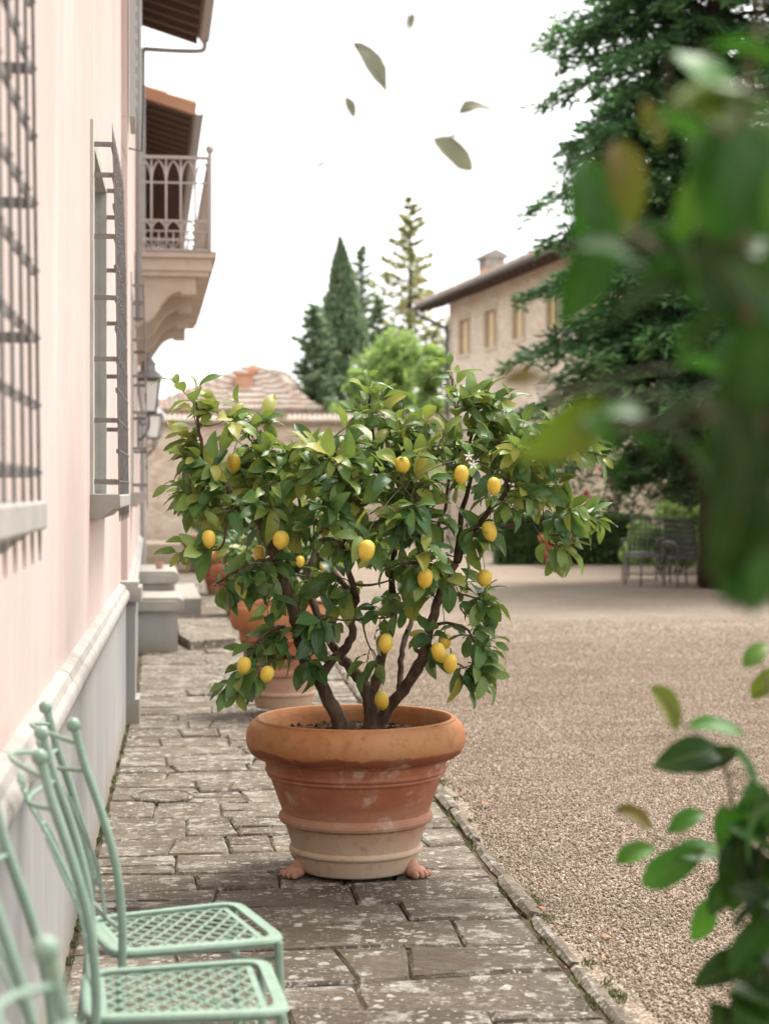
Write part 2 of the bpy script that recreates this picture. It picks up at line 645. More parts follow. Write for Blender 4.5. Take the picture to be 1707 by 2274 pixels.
# gravel
k = M('gravel_ground', 0.92, spec=0.15)
p = k.pos()
v1 = k.voro(p, 78)
v2 = k.voro(p, 130)
n1 = k.noise(p, 0.5, 5, 0.6)
g = k.xyz(v1.outputs['Color'])[0]
c = k.ramp(g, [(0.0, (0.155, 0.114, 0.083)), (0.35, (0.25, 0.195, 0.146)), (0.7, (0.32, 0.256, 0.196)), (1.0, (0.42, 0.355, 0.285))])
c = k.mix(k.math('MULTIPLY', k.step(v1.outputs['Distance'], 0.35, 0.75), 0.6), c, (0.11, 0.085, 0.065))
c = k.mix(k.math('MULTIPLY', k.step(n1, 0.4, 0.7), 0.25), c, (0.40, 0.35, 0.31))
lf = k.noise(p, 1.7, 6, 0.7)
c = k.mix(k.math('MULTIPLY', k.step(lf, 0.6, 0.75), 0.18), c, (0.20, 0.17, 0.12))
k.color(c)
k.bump(k.math('ADD', k.math('SUBTRACT', 1.0, v1.outputs['Distance']), k.math('MULTIPLY', v2.outputs['Distance'], -0.4)), 0.6, 0.012)
GRAVEL = k.m
k = M('pebble', 0.85, spec=0.25)
rn = k.obj_random()
c = k.ramp(rn, [(0.0, (0.155, 0.112, 0.080)), (0.3, (0.275, 0.210, 0.155)), (0.6, (0.355, 0.282, 0.214)), (0.88, (0.43, 0.36, 0.285)), (0.99, (0.58, 0.54, 0.48)), (1.0, (0.34, 0.20, 0.13))])
c = k.mix(k.math('MULTIPLY', k.step(k.noise(k.map(k.pos(), (0.6, 1.6, 1)), 1.2, 6, 0.68), 0.42, 0.66), 0.45), c, (0.19, 0.148, 0.112))
k.color(c)
PEBBLE = k.m

# brick and rubble walls
def make_rubble(name, c1, c2, c3, scale):
    k = M(name, 0.92, spec=0.15)
    p = k.pos()
    pp = k.map(p, (scale, scale, scale * 2.1))
    v = k.voro(pp, 1.0)
    e = k.voro(pp, 1.0, 'DISTANCE_TO_EDGE')
    g = k.xyz(v.outputs['Color'])[0]
    c = k.ramp(g, [(0.0, c1), (0.5, c2), (1.0, c3)])
    c = k.mix(k.math('SUBTRACT', 1.0, k.step(e.outputs['Distance'], 0.02, 0.10)), c, (0.50, 0.44, 0.37))
    c = k.mix(k.math('MULTIPLY', k.step(k.noise(p, 0.6, 5, 0.6), 0.45, 0.7), 0.4), c, c3)
    k.color(c)
    k.bump(k.step(e.outputs['Distance'], 0.0, 0.15), 0.5, 0.03)
    return k.m


RUBBLE = make_rubble('rubble_wall', (0.46, 0.34, 0.26), (0.55, 0.44, 0.35), (0.62, 0.53, 0.43), 3.2)
BRICKY = make_rubble('brick_facade', (0.53, 0.425, 0.335), (0.60, 0.505, 0.41), (0.66, 0.58, 0.49), 3.0)
WARMST = make_rubble('warm_stone_wall', (0.50, 0.40, 0.27), (0.57, 0.47, 0.33), (0.63, 0.54, 0.40), 2.6)

# green chair paint
k = M('green_paint', 0.38, spec=0.45)
a = k.noise(k.pos(), 30, 5, 0.65)
c = k.mix(k.step(a, 0.35, 0.7), (0.20, 0.29, 0.225), (0.24, 0.335, 0.265))
c = k.mix(k.math('MULTIPLY', k.step(k.noise(k.pos(), 70, 5, 0.7), 0.62, 0.68), 0.7), c, (0.20, 0.12, 0.07))
k.color(c)
k.bump(a, 0.12, 0.003)
GREEN = k.m


def make_leaf(name, stops, trans, amount, rough=0.38, veins=True, back=(0.16, 0.20, 0.09), spec=0.45):
    k = M(name, rough, spec=spec)
    f = k.math('ADD', k.attr('rnd'), k.xyz(k.n('ShaderNodeObjectInfo').outputs['Color'])[0])
    c = k.ramp(f, stops)
    if veins:
        uv = k.n('ShaderNodeUVMap')
        x, y, _ = k.xyz(uv.outputs[0])
        ax = k.math('ABSOLUTE', k.math('SUBTRACT', x, 0.5))
        mid = k.math('SUBTRACT', 1.0, k.step(ax, 0.012, 0.035))
        wv = k.math('SINE', k.math('MULTIPLY', k.math('SUBTRACT', y, k.math('MULTIPLY', ax, 0.55)), 52.0))
        vein = k.math('MULTIPLY', k.step(wv, 0.86, 0.99), 0.35)
        lines = k.math('MAXIMUM', k.math('MULTIPLY', mid, 0.7), vein)
        c = k.mix(k.math('MULTIPLY', lines, 0.55), c, (0.24, 0.30, 0.10))
        mottle = k.noise(k.pos(), 55, 4, 0.6)
        c = k.mix(k.math('MULTIPLY', k.step(mottle, 0.52, 0.72), 0.35), c, k.mix(0.5, c, (0.20, 0.23, 0.05)))
        k.bump(k.math('ADD', k.math('MULTIPLY', lines, -0.6), k.math('MULTIPLY', mottle, 0.5)), 0.3, 0.004)
    bf = k.n('ShaderNodeNewGeometry').outputs['Backfacing']
    c2 = k.mix(k.math('MULTIPLY', bf, 0.6), c, back)
    k.color(c2)
    k.thin(k.mix(0.6, c, trans), amount)
    return k.m


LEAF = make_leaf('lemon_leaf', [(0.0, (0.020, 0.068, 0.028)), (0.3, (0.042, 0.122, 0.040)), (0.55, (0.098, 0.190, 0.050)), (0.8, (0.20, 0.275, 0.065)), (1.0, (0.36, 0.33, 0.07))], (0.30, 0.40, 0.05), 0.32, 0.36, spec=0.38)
LAUREL = make_leaf('laurel_leaf', [(0.0, (0.005, 0.014, 0.004)), (0.2, (0.010, 0.040, 0.008)), (0.45, (0.022, 0.095, 0.016)), (0.7, (0.055, 0.17, 0.022)), (0.85, (0.15, 0.19, 0.018)), (1.0, (0.14, 0.060, 0.018))], (0.06, 0.22, 0.012), 0.30, 0.40, back=(0.04, 0.12, 0.02), spec=0.24)
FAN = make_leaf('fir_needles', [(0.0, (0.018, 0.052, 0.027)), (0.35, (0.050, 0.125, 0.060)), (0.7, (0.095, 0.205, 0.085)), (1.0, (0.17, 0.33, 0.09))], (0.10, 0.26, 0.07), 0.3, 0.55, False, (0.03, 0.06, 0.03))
CYP = make_leaf('cypress_needles', [(0.0, (0.10, 0.165, 0.10)), (0.5, (0.165, 0.245, 0.145)), (0.9, (0.22, 0.29, 0.165)), (1.0, (0.32, 0.21, 0.12))], (0.30, 0.42, 0.20), 0.4, 0.6, False, (0.05, 0.08, 0.04))  # far needles paled: haze and backlight put into the colour
BRIGHT = make_leaf('bright_foliage', [(0.0, (0.15, 0.26, 0.09)), (0.5, (0.23, 0.35, 0.12)), (1.0, (0.30, 0.42, 0.15))], (0.40, 0.55, 0.12), 0.5, 0.5, False)
YELLOWF = make_leaf('yellowing_foliage', [(0.0, (0.17, 0.24, 0.12)), (0.45, (0.29, 0.32, 0.15)), (1.0, (0.44, 0.36, 0.17))], (0.45, 0.42, 0.16), 0.45, 0.5, False)
HEDGE = make_leaf('hedge_leaf', [(0.0, (0.020, 0.055, 0.018)), (0.6, (0.045, 0.12, 0.030)), (1.0, (0.08, 0.19, 0.04))], (0.12, 0.26, 0.05), 0.25, 0.5, False)
ROSEL = make_leaf('rose_leaf', [(0.0, (0.05, 0.07, 0.03)), (0.5, (0.10, 0.12, 0.05)), (1.0, (0.18, 0.17, 0.08))], (0.2, 0.22, 0.08), 0.3, 0.5, False)
k = M('pink_petal', 0.6, col=(0.62, 0.16, 0.17)); PETAL = k.m
k = M('red_petal', 0.6, col=(0.60, 0.03, 0.04)); REDPET = k.m
k = M('white_petal', 0.5, col=(0.80, 0.78, 0.70)); WHITEPET = k.m
k = M('bark', 0.85, spec=0.25)
p = k.pos(True)
a = k.noise(k.map(p, (1, 1, 0.35)), 38, 6, 0.65)
b_ = k.noise(p, 8, 4, 0.6)
c = k.mix(k.step(a, 0.35, 0.7), (0.050, 0.030, 0.020), (0.125, 0.082, 0.055))
c = k.mix(k.math('MULTIPLY', k.step(b_, 0.55, 0.72), 0.4), c, (0.15, 0.12, 0.085))
k.color(c)
k.bump(a, 0.6, 0.008)
BARK = k.m
k = M('twig', 0.7)
k.color(k.mix(k.noise(k.pos(), 30, 3), (0.075, 0.060, 0.028), (0.10, 0.095, 0.035)))
TWIG = k.m
k = M('dark_bark', 0.9, spec=0.15)
k.color(k.mix(k.noise(k.pos(), 9, 5), (0.035, 0.025, 0.02), (0.09, 0.065, 0.05)))
DBARK = k.m
k = M('lemon_skin', 0.36, spec=0.45)
p = k.pos(True)
vv = k.voro(p, 230)
n1 = k.noise(p, 14, 4, 0.6)
rn = k.obj_random()
c = k.mix(k.step(n1, 0.35, 0.7), (0.60, 0.41, 0.045), (0.64, 0.48, 0.070))
c = k.mix(k.math('MULTIPLY', rn, 0.35), c, (0.60, 0.34, 0.03))
zz = k.xyz(p)[2]
c = k.mix(k.math('MULTIPLY', k.step(k.math('ADD', zz, k.math('MULTIPLY', n1, 0.02)), 0.022, 0.044), 0.55), c, (0.45, 0.48, 0.06))
k.color(c)
k.bump(vv.outputs['Distance'], 0.3, 0.004)
k.b.inputs['Subsurface Weight'].default_value = 0.08
LEMON = k.m
k = M('dead_leaf', 0.8, col=(0.36, 0.15, 0.05)); DEADL = k.m

# ------------------------------------------------------------------ ground
g = MB()
g.add([(-140, -60, -0.022), (140, -60, -0.022), (140, 160, -0.022), (-140, 160, -0.022)], [(0, 1, 2, 3)])
o = g.build('gravel_courtyard', GRAVEL)
tag(o, 'wide courtyard of tan and grey gravel right of the paved path', 'ground', kind='structure')

# real pebbles over the near gravel
pts = []
rs = np.random.RandomState(5)
while len(pts) < 330000:
    n = 200000
    y = 2.9 + (20.0 - 2.9) * rs.rand(n) ** 1.15
    x = 1.24 + 8.4 * rs.rand(n)
    keep = (rs.rand(n) < np.clip((20.0 - y) / 12.5, 0, 1)) & (rs.rand(n) < np.clip((0.40 * y + 2.2 - x) / 1.7, 0, 1)) & (x > 1.27 + 0.06 * np.sin(y * 1.7) + 0.05 * rs.rand(n))
    pts.extend(np.stack([x[keep], y[keep], np.full(keep.sum(), -0.020) + 0.006 * rs.rand(keep.sum())], 1).tolist())
pts = np.array(pts[:330000], dtype=np.float32)
me = bpy.data.meshes.new('loose_gravel')
me.vertices.add(len(pts))
me.vertices.foreach_set('co', pts.ravel())
peb = bpy.data.objects.new('loose_gravel', me)
COL.objects.link(peb)
tag(peb, 'loose angular gravel pebbles lying beside the path kerb', 'gravel', kind='stuff')
ng = bpy.data.node_groups.new('pebble_scatter', 'GeometryNodeTree')
ng.interface.new_socket('Geometry', in_out='INPUT', socket_type='NodeSocketGeometry')
ng.interface.new_socket('Geometry', in_out='OUTPUT', socket_type='NodeSocketGeometry')
gi = ng.nodes.new('NodeGroupInput'); go = ng.nodes.new('NodeGroupOutput')
ico = ng.nodes.new('GeometryNodeMeshIcoSphere'); ico.inputs['Radius'].default_value = 1.0; ico.inputs['Subdivisions'].default_value = 1
sm = ng.nodes.new('GeometryNodeSetMaterial'); sm.inputs['Material'].default_value = PEBBLE
iop = ng.nodes.new('GeometryNodeInstanceOnPoints')
rr = ng.nodes.new('FunctionNodeRandomValue'); rr.data_type = 'FLOAT_VECTOR'
rr.inputs[0].default_value = (0, 0, 0); rr.inputs[1].default_value = (6.28, 6.28, 6.28)
rsz = ng.nodes.new('FunctionNodeRandomValue'); rsz.data_type = 'FLOAT_VECTOR'
rsz.inputs[0].default_value = (0.0028, 0.0025, 0.002); rsz.inputs[1].default_value = (0.0085, 0.0072, 0.0052)
rsz.inputs['Seed'].default_value = 3
L = ng.links.new
L(gi.outputs[0], iop.inputs['Points'])
L(ico.outputs['Mesh'], sm.inputs['Geometry'])
L(sm.outputs[0], iop.inputs['Instance'])
L(rr.outputs[0], iop.inputs['Rotation'])
L(rsz.outputs[0], iop.inputs['Scale'])
L(iop.outputs[0], go.inputs[0])
md = peb.modifiers.new('scatter', 'NODES'); md.node_group = ng

# ------------------------------------------------------------------ paved path
path = empty('paved_path', (0.45, 3.0, 0))
tag(path, 'worn flagstone path between the pink house and the gravel', 'path', kind='structure')
F1 = Frame(-0.42, 0.0, 0.0)
F2 = Frame(-0.38, 11.3, R(-1.2))


def wall_x(y):
    return -0.385 if y < 11.3 else -0.345 - 0.0209 * (y - 11.3)


b = MB()
b.add([(-1.0, -2, -0.016), (1.235, -2, -0.016), (1.235, 48, -0.016), (-1.6, 48, -0.016)], [(0, 1, 2, 3)])
bed = b.build('joint_bed', DIRT, path)


def edge_x(y):
    return 1.215 + 0.02 * math.sin(y * 0.9) + 0.035 * math.cos(y * 0.43)


rg = random.Random(21)


def row_line(seed_, tilt_, amp):
    r_ = random.Random(seed_)
    f1, f2, p1, p2 = r_.uniform(2, 4), r_.uniform(6, 11), r_.uniform(0, 6), r_.uniform(0, 6)
    return lambda x: tilt_ * (x - 0.4) + amp * (math.sin(f1 * x + p1) + 0.5 * math.sin(f2 * x + p2))


def lay_stone(q, sides, wetv):
    """q: four corners; sides[e](t): point along side e, shared with the neighbour; one bevelled slab"""
    cx = sum(p[0] for p in q) / 4; cy = sum(p[1] for p in q) / 4
    gp = rg.uniform(0.0012, 0.0045)
    out = []
    for e in range(4):
        nseg = 3 if e % 2 == 0 else 2
        for s_ in range(nseg):
            px, py = sides[e](s_ / nseg)
            g_ = gp + (rg.uniform(0.0, 0.009) if s_ == 0 else rg.uniform(-0.001, 0.004))
            dx, dy = cx - px, cy - py
            hx, hy = max(0.05, abs(q[1][0] - q[0][0]) / 2), max(0.05, abs(q[3][1] - q[0][1]) / 2)
            out.append((px + 0.55 * g_ * max(-1, min(1, dx / hx)) - cx, py + 1.35 * g_ * max(-1, min(1, dy / hy)) - cy))
    n = len(out)
    h = rg.uniform(-0.004, 0.006)
    tx, ty = rg.uniform(-0.012, 0.012), rg.uniform(-0.014, 0.014)
    vs_, fs_ = [], []
    for px, py in out: vs_.append((px, py, -0.06))
    for px, py in out: vs_.append((px, py, h + tx * px + ty * py - 0.009 - rg.uniform(0, 0.004)))
    for px, py in out:
        l = math.hypot(px, py); s_ = max(0.2, 1 - rg.uniform(0.006, 0.016) / max(l, 0.05))
        vs_.append((px * s_, py * s_, h + tx * px + ty * py + rg.uniform(-0.002, 0.0015)))
    vs_.append((0, 0, h + rg.uniform(-0.003, 0.003)))
    for i2 in range(n):
        i3 = (i2 + 1) % n
        fs_.append((i2, i3, n + i3, n + i2)); fs_.append((n + i2, n + i3, 2 * n + i3, 2 * n + i2))
        fs_.append((2 * n + i2, 2 * n + i3, 3 * n))
    me = bpy.data.meshes.new('flagstone')
    me.from_pydata(vs_, [], fs_)
    me.materials.append(FLAG)
    fo = inst('flagstone', me, path, (cx - 0.45, cy - 3.0, 0))
    fo.color = (max(0, min(1, wetv)), 0, 0, 1)


y = 2.3
nst = 0
lo = row_line(1, 0.0, 0.006)
kk = 2
while y < 34 and nst < 290:
    if y < 5.6: d = rg.uniform(0.28, 0.48)
    elif y < 12: d = rg.uniform(0.18, 0.42)
    else: d = rg.uniform(0.30, 0.62)
    hi = row_line(kk, rg.uniform(-0.10, 0.10), 0.016); kk += 1
    x0, x1 = wall_x(y) + 0.02, edge_x(y)
    wid = x1 - x0
    ncol = max(2, int(round(wid / (rg.uniform(0.26, 0.48) if y < 12 else rg.uniform(0.50, 0.80)))))
    cut = [(x0, x0)]
    for i in range(1, ncol):
        c_ = x0 + wid * (i + rg.uniform(-0.36, 0.36)) / ncol
        sl_ = rg.uniform(-0.022, 0.022)
        cut.append((c_ - sl_, c_ + sl_))
    cut.append((x1, edge_x(y + d)))
    for i in range(ncol):
        (al, ah), (bl, bh) = cut[i], cut[i + 1]
        parts = [(0.0, 1.0)]
        if d > 0.30 and bl - al < 0.62 and rg.random() < 0.36:
            m_ = rg.uniform(0.38, 0.62); parts = [(0.0, m_), (m_, 1.0)]
        for (f0, f1) in parts:
            def yy(x, f, lo=lo, hi=hi, y=y, d=d): return (y + lo(x)) * (1 - f) + (y + d + hi(x)) * f
            def xl(f, al=al, ah=ah): return al + (ah - al) * f
            def xr(f, bl=bl, bh=bh): return bl + (bh - bl) * f
            def s0(t): x = xl(f0) + (xr(f0) - xl(f0)) * t; return (x, yy(x, f0))
            def s1(t): f = f0 + (f1 - f0) * t; x = xr(f); return (x, yy(x, f))
            def s2(t): x = xr(f1) + (xl(f1) - xr(f1)) * t; return (x, yy(x, f1))
            def s3(t): f = f1 + (f0 - f1) * t; x = xl(f); return (x, yy(x, f))
            q = [s0(0), s1(0), s2(0), s3(0)]
            cy = (q[0][1] + q[2][1]) / 2; cx = (q[0][0] + q[1][0]) / 2
            if cy < 6.4: wv_ = rg.uniform(0.45, 1.0) if cx > 0.05 else rg.uniform(0.25, 0.8)
            else: wv_ = rg.uniform(0, 0.38)
            lay_stone(q, [s0, s1, s2, s3], wv_)
            nst += 1
    lo = hi
    y += d

kerb = empty('path_kerb', (1.27, 3.0, 0))
tag(kerb, 'narrow mossy kerb stones along the gravel edge of the path', 'kerb', kind='structure')
y = 2.4
rg = random.Random(8)
while y < 30:
    ln = rg.uniform(0.32, 0.75)
    x = edge_x(y + ln / 2) + 0.048
    wd = rg.uniform(0.026, 0.040)
    b = MB()
    ring = []
    zt = rg.uniform(0.004, 0.018)
    nseg = 5
    sec = [(-wd, -0.06), (-wd, zt - 0.015), (-wd * 0.4, zt), (wd * 0.5, zt - 0.003), (wd, zt - 0.02), (wd, -0.06)]
    for i in range(nseg + 1):
        t = i / nseg
        sh = 0.7 if i in (0, nseg) else 1
        ex = edge_x(y + ln * t) - edge_x(y + ln / 2)
        for sx, sz in sec:
            b.v.append((ex + sx * sh + rg.uniform(-0.004, 0.004), (t - 0.5) * (ln - 0.03), sz * (1 if sz < 0 else sh) + rg.uniform(-0.003, 0.003)))
    m_ = len(sec)
    for i in range(nseg):
        for s in range(m_ - 1):
            b.f.append((i * m_ + s, i * m_ + s + 1, (i + 1) * m_ + s + 1, (i + 1) * m_ + s))
    b.f.append(tuple(range(m_)))
    b.f.append(tuple(nseg * m_ + s for s in range(m_)))
    ko = inst('kerb_stone', b.mesh('kerb_stone', FLAG), kerb, (x - 1.27, y + ln / 2 - 3.0, 0))
    ko.color = (rg.uniform(0.0, 0.5), 0, 0, 1)
    y += ln

# round worn stone cover set in the path
c0 = at(352, 1718, 8.35)
b = MB()
b.lathe([(0.0001, 0.012), (0.09, 0.012), (0.112, 0.011), (0.118, 0.006), (0.128, 0.006), (0.134, 0.013), (0.150, 0.012), (0.156, 0.005), (0.157, -0.02)], 36)
o = b.build('drain_cover', FLAG, None, 30)
o.location = (c0.x, c0.y, 0.0)
o.color = (0.1, 0, 0, 1)
tag(o, 'round worn stone cover with a ring groove set into the path', 'drain cover')

# ------------------------------------------------------------------ pink house
house = empty('pink_house', (-0.42, 5.0, 0), 0, 'pale pink plastered villa with iron window grilles along the path', 'house')


def wall_panel(mb, fr, s0, s1, z0, z1, ops, depth, rev=None):
    ss = sorted({s0, s1} | {a for op in ops for a in op[:2]})
    zs = sorted({z0, z1} | {a for op in ops for a in op[2:]})
    for i in range(len(ss) - 1):
        for j in range(len(zs) - 1):
            sm_, zm = (ss[i] + ss[i + 1]) / 2, (zs[j] + zs[j + 1]) / 2
            if any(op[0] < sm_ < op[1] and op[2] < zm < op[3] for op in ops): continue
            mb.add([fr.p(ss[i], 0, zs[j]), fr.p(ss[i + 1], 0, zs[j]), fr.p(ss[i + 1], 0, zs[j + 1]), fr.p(ss[i], 0, zs[j + 1])], [(0, 1, 2, 3)])


W1 = (2.38, 3.50, 1.475, 3.02)
W2 = (7.74, 8.88, 1.475, 3.02)
W3 = (1.75, 2.85, 1.475, 3.02)
U2 = (9.9, 10.9, 3.85, 5.6)
b = MB()
wall_panel(b, F1, -6, 11.26, 0.80, 7.86, [W1, W2], 0.3)
b.add([F1.p(-6, 0, 0.8), F1.p(-6, -8, 0.8), F1.p(-6, -8, 7.75), F1.p(-6, 0, 7.75)], [(0, 1, 2, 3)])
wl = b.build('wall', PLASTER, house)
b = MB()
wall_panel(b, F2, -0.04, 12.1, 0.80, 7.85, [W3], 0.3)
e = F2.p
b.add([e(-0.04, 0, 0.8), e(-0.04, -0.3, 0.8), e(-0.04, -0.3, 7.85), e(-0.04, 0, 7.85)], [(0, 1, 2, 3)])
b.add([e(12.1, 0, -0.1), e(12.1, -8, -0.1), e(12.1, -8, 7.75), e(12.1, 0, 7.75)], [(0, 1, 2, 3)])
b.build('wall', PLASTER, house)

# plinth with rounded moulding
b = MB()
b.fbox(F1, -6, 11.05, -0.3, 0.040, -0.1, 0.80)
b.build('plinth', GREYPL, house)
b = MB()
b.fbox(F2, 0.02, 12.05, -0.3, 0.035, -0.1, 0.80)
b.build('plinth', GREYPL, house)


def moulding(fr, s0, s1, z, base=0.04):
    mb = MB()
    prof = [(-0.05, z - 0.012), (base + 0.004, z - 0.012), (base + 0.008, z + 0.004)]
    for i in range(7):
        an = -PI / 2 + PI * i / 6
        prof.append((base + 0.004 + 0.020 * math.cos(an), z + 0.042 + 0.036 * math.sin(an)))
    prof += [(base + 0.002, z + 0.083), (base - 0.006, z + 0.104), (base - 0.036, z + 0.118), (-0.05, z + 0.118)]
    mb.prism([fr.p(s0, o_, z_) for o_, z_ in prof], Vector(fr.p(s1, 0, 0)) - Vector(fr.p(s0, 0, 0)))
    return mb


for i in range(9):
    s0 = -5 + i * 1.8
    moulding(F1, s0 + 0.003, min(s0 + 1.8, 11.06) - 0.003, 0.782).build('moulding', TRIM, house, 40)
moulding(F2, 0.26, 6.0, 0.782, 0.035).build('moulding', TRIM, house, 40)
moulding(F2, 6.006, 12.05, 0.782, 0.035).build('moulding', TRIM, house, 40)
# the pedestal where the facade bends
b = MB()
b.fbox(F1, 11.06, 11.38, -0.3, 0.095, 0.16, 0.78)
b.fbox(F1, 11.04, 11.40, -0.3, 0.122, -0.1, 0.158)
pd = b.build('pedestal', GREYPL, house)
b = MB()
b.fbox(F1, 11.02, 11.42, -0.3, 0.135, 0.782, 0.875)
b.fbox(F1, 11.04, 11.40, -0.3, 0.115, 0.876, 0.91)
b.build('pedestal_cap', TRIM, pd)


def window_unit(fr, W, grille=True):
    s0, s1, z0, z1 = W
    mb = MB()
    dp = 0.24
    for (sa, sb, za, zb) in ((s0, s0, z0, z1), (s1, s1, z0, z1)):
        mb.add([fr.p(sa, 0, za), fr.p(sa, -dp, za), fr.p(sa, -dp, zb), fr.p(sa, 0, zb)], [(0, 1, 2, 3)])
    mb.add([fr.p(s0, 0, z1), fr.p(s1, 0, z1), fr.p(s1, -dp, z1), fr.p(s0, -dp, z1)], [(0, 1, 2, 3)])
    mb.add([fr.p(s0, 0, z0), fr.p(s1, 0, z0), fr.p(s1, -dp, z0), fr.p(s0, -dp, z0)], [(0, 1, 2, 3)])
    # flat stone surround, a finger proud of the plaster
    t = 0.11
    for (sa, sb, za, zb) in ((s0 - t, s0 + 0.002, z0, z1), (s1 - 0.002, s1 + t, z0, z1), (s0 - t, s1 + t, z1 + 0.001, z1 + t)):
        mb.fbox(fr, sa, sb, -0.02, 0.014, za, zb)
    wn_ = mb.build('window', REVEAL, house)
    mb = MB()
    f = 0.06
    for (sa, sb, za, zb) in ((s0, s0 + f, z0, z1), (s1 - f, s1, z0, z1), (s0 + f, s1 - f, z0, z0 + f), (s0 + f, s1 - f, z1 - f, z1), ((s0 + s1) / 2 - 0.03, (s0 + s1) / 2 + 0.03, z0 + f, z1 - f), (s0 + f, (s0 + s1) / 2 - 0.03, 2.25 if z0 < 2 else z0 + 0.8, 2.29 if z0 < 2 else z0 + 0.84), ((s0 + s1) / 2 + 0.03, s1 - f, 2.25 if z0 < 2 else z0 + 0.8, 2.29 if z0 < 2 else z0 + 0.84)):
        mb.fbox(fr, sa, sb, -dp, -dp + 0.05, za, zb)
    mb.build('frame', SHUT, wn_)
    mb = MB()
    mb.add([fr.p(s0, -dp + 0.01, z0), fr.p(s1, -dp + 0.01, z0), fr.p(s1, -dp + 0.01, z1), fr.p(s0, -dp + 0.01, z1)], [(0, 1, 2, 3)])
    mb.build('pane', GLASS, wn_)
    mb = MB()
    a_, c_ = s0 - 0.13, s1 + 0.13
    prof = [(-0.02, z0 - 0.105), (0.05, z0 - 0.105), (0.062, z0 - 0.09), (0.085, z0 - 0.078), (0.10, z0 - 0.062), (0.128, z0 - 0.058), (0.132, z0 - 0.052), (0.132, z0 - 0.004), (0.126, z0 + 0.002), (-0.10, z0 + 0.004), (-0.10, z0 - 0.105)]
    mb.prism([fr.p(a_, o_, z_) for o_, z_ in prof], Vector(fr.p(c_, 0, 0)) - Vector(fr.p(a_, 0, 0)))
    mb.build('sill', TRIM, wn_)
    if not grille: return wn_
    # --- wrought grille
    def prof_o(z):
        t_ = (z - 1.36) / 1.7
        return 0.118 - 0.022 * t_ - 0.03 * max(0, t_ - 0.75)
    ga, gb = s0 - 0.03, s1 + 0.03
    nb = 7
    zr = [1.535 + 0.1365 * i for i in range(12)]
    mb = MB()
    for z in zr:
        o_ = prof_o(z)
        mb.fbox(fr, ga - 0.012, gb + 0.012, o_ - 0.003, o_ + 0.003, z - 0.0095, z + 0.0095)
        for i in range(nb + 1):
            s = ga + (gb - ga) * i / nb
            mb.ball(fr.p(s, o_ + 0.009, z), 0.0062, 6, 4)
    gr = mb.build('window_grille', IRON, house)
    root = chain_loc(gr)
    zs_ = [1.355] + [1.40] + zr + [3.07, 3.13]
    for i in range(nb + 1):
        s = ga + (gb - ga) * i / nb
        mb = MB()
        base = Vector(fr.p(s, 0, 0))
        pts_, rad_ = [], []
        for z in zs_:
            q_ = Vector(fr.p(s, prof_o(z) + 0.0075, z))
            pts_.append(q_); rad_.append(0.0043 if 1.38 < z < 3.1 else 0.0015)
        mb.tube(pts_, rad_, 6)
        mb.build('bar', IRON, gr, True)
    for sa in (ga, gb):
        for z in zr[::2] + [zr[-1]]:
            mb = MB()
            mb.fbox(fr, sa - 0.004, sa + 0.004, -0.01, prof_o(z) - 0.0035, z - 0.011, z + 0.011)
            mb.build('bracket', IRON, gr)
    return wn_


window_unit(F1, W1)
window_unit(F1, W2)
window_unit(F2, W3)
# an upper shutter folded flat on the wall, held by an iron hook
b = MB()
b.fbox(F2, 0.05, 0.62, 0.012, 0.050, 3.95, 6.2)
for i in range(24):
    b.fbox(F2, 0.10, 0.57, 0.0505, 0.060, 4.02 + i * 0.09, 4.06 + i * 0.09)
sh = b.build('shutter', SHUT, house)
b = MB()
b.tube([F2.p(0.66, 0.0, 3.86), F2.p(0.66, 0.09, 3.84), F2.p(0.66, 0.10, 4.3)], 0.008, 6)
b.build('hook', DARKIRON, sh)

# downpipe and gutter of the main roof
EA = 7.50
b = MB()
b.tube([F2.p(11.72, 0.05, -0.0), F2.p(11.72, 0.05, 7.38)], 0.036, 10)
for z in (1.5, 3.2, 4.9, 6.6):
    b.tube([F2.p(11.72, 0.05, z), F2.p(11.72, 0.05, z + 0.05)], 0.043, 10)
dpipe = b.build('downpipe', PIPE, house, 40)
b = MB()
b.tube(smooth_line([F2.p(11.86, 0.875, 7.53), F2.p(11.86, 0.875, 7.46), F2.p(11.86, 0.82, 7.405), F2.p(11.86, 0.5, 7.395), F2.p(11.76, 0.06, 7.38)], 4), 0.035, 8)
b.build('swan_neck', PIPE, dpipe, True)
# thin second pipe near the bend
b = MB()
b.tube([F2.p(4.2, 0.045, 3.0), F2.p(4.2, 0.045, 7.4)], 0.028, 8)
b.build('downpipe', PIPE, house, True)

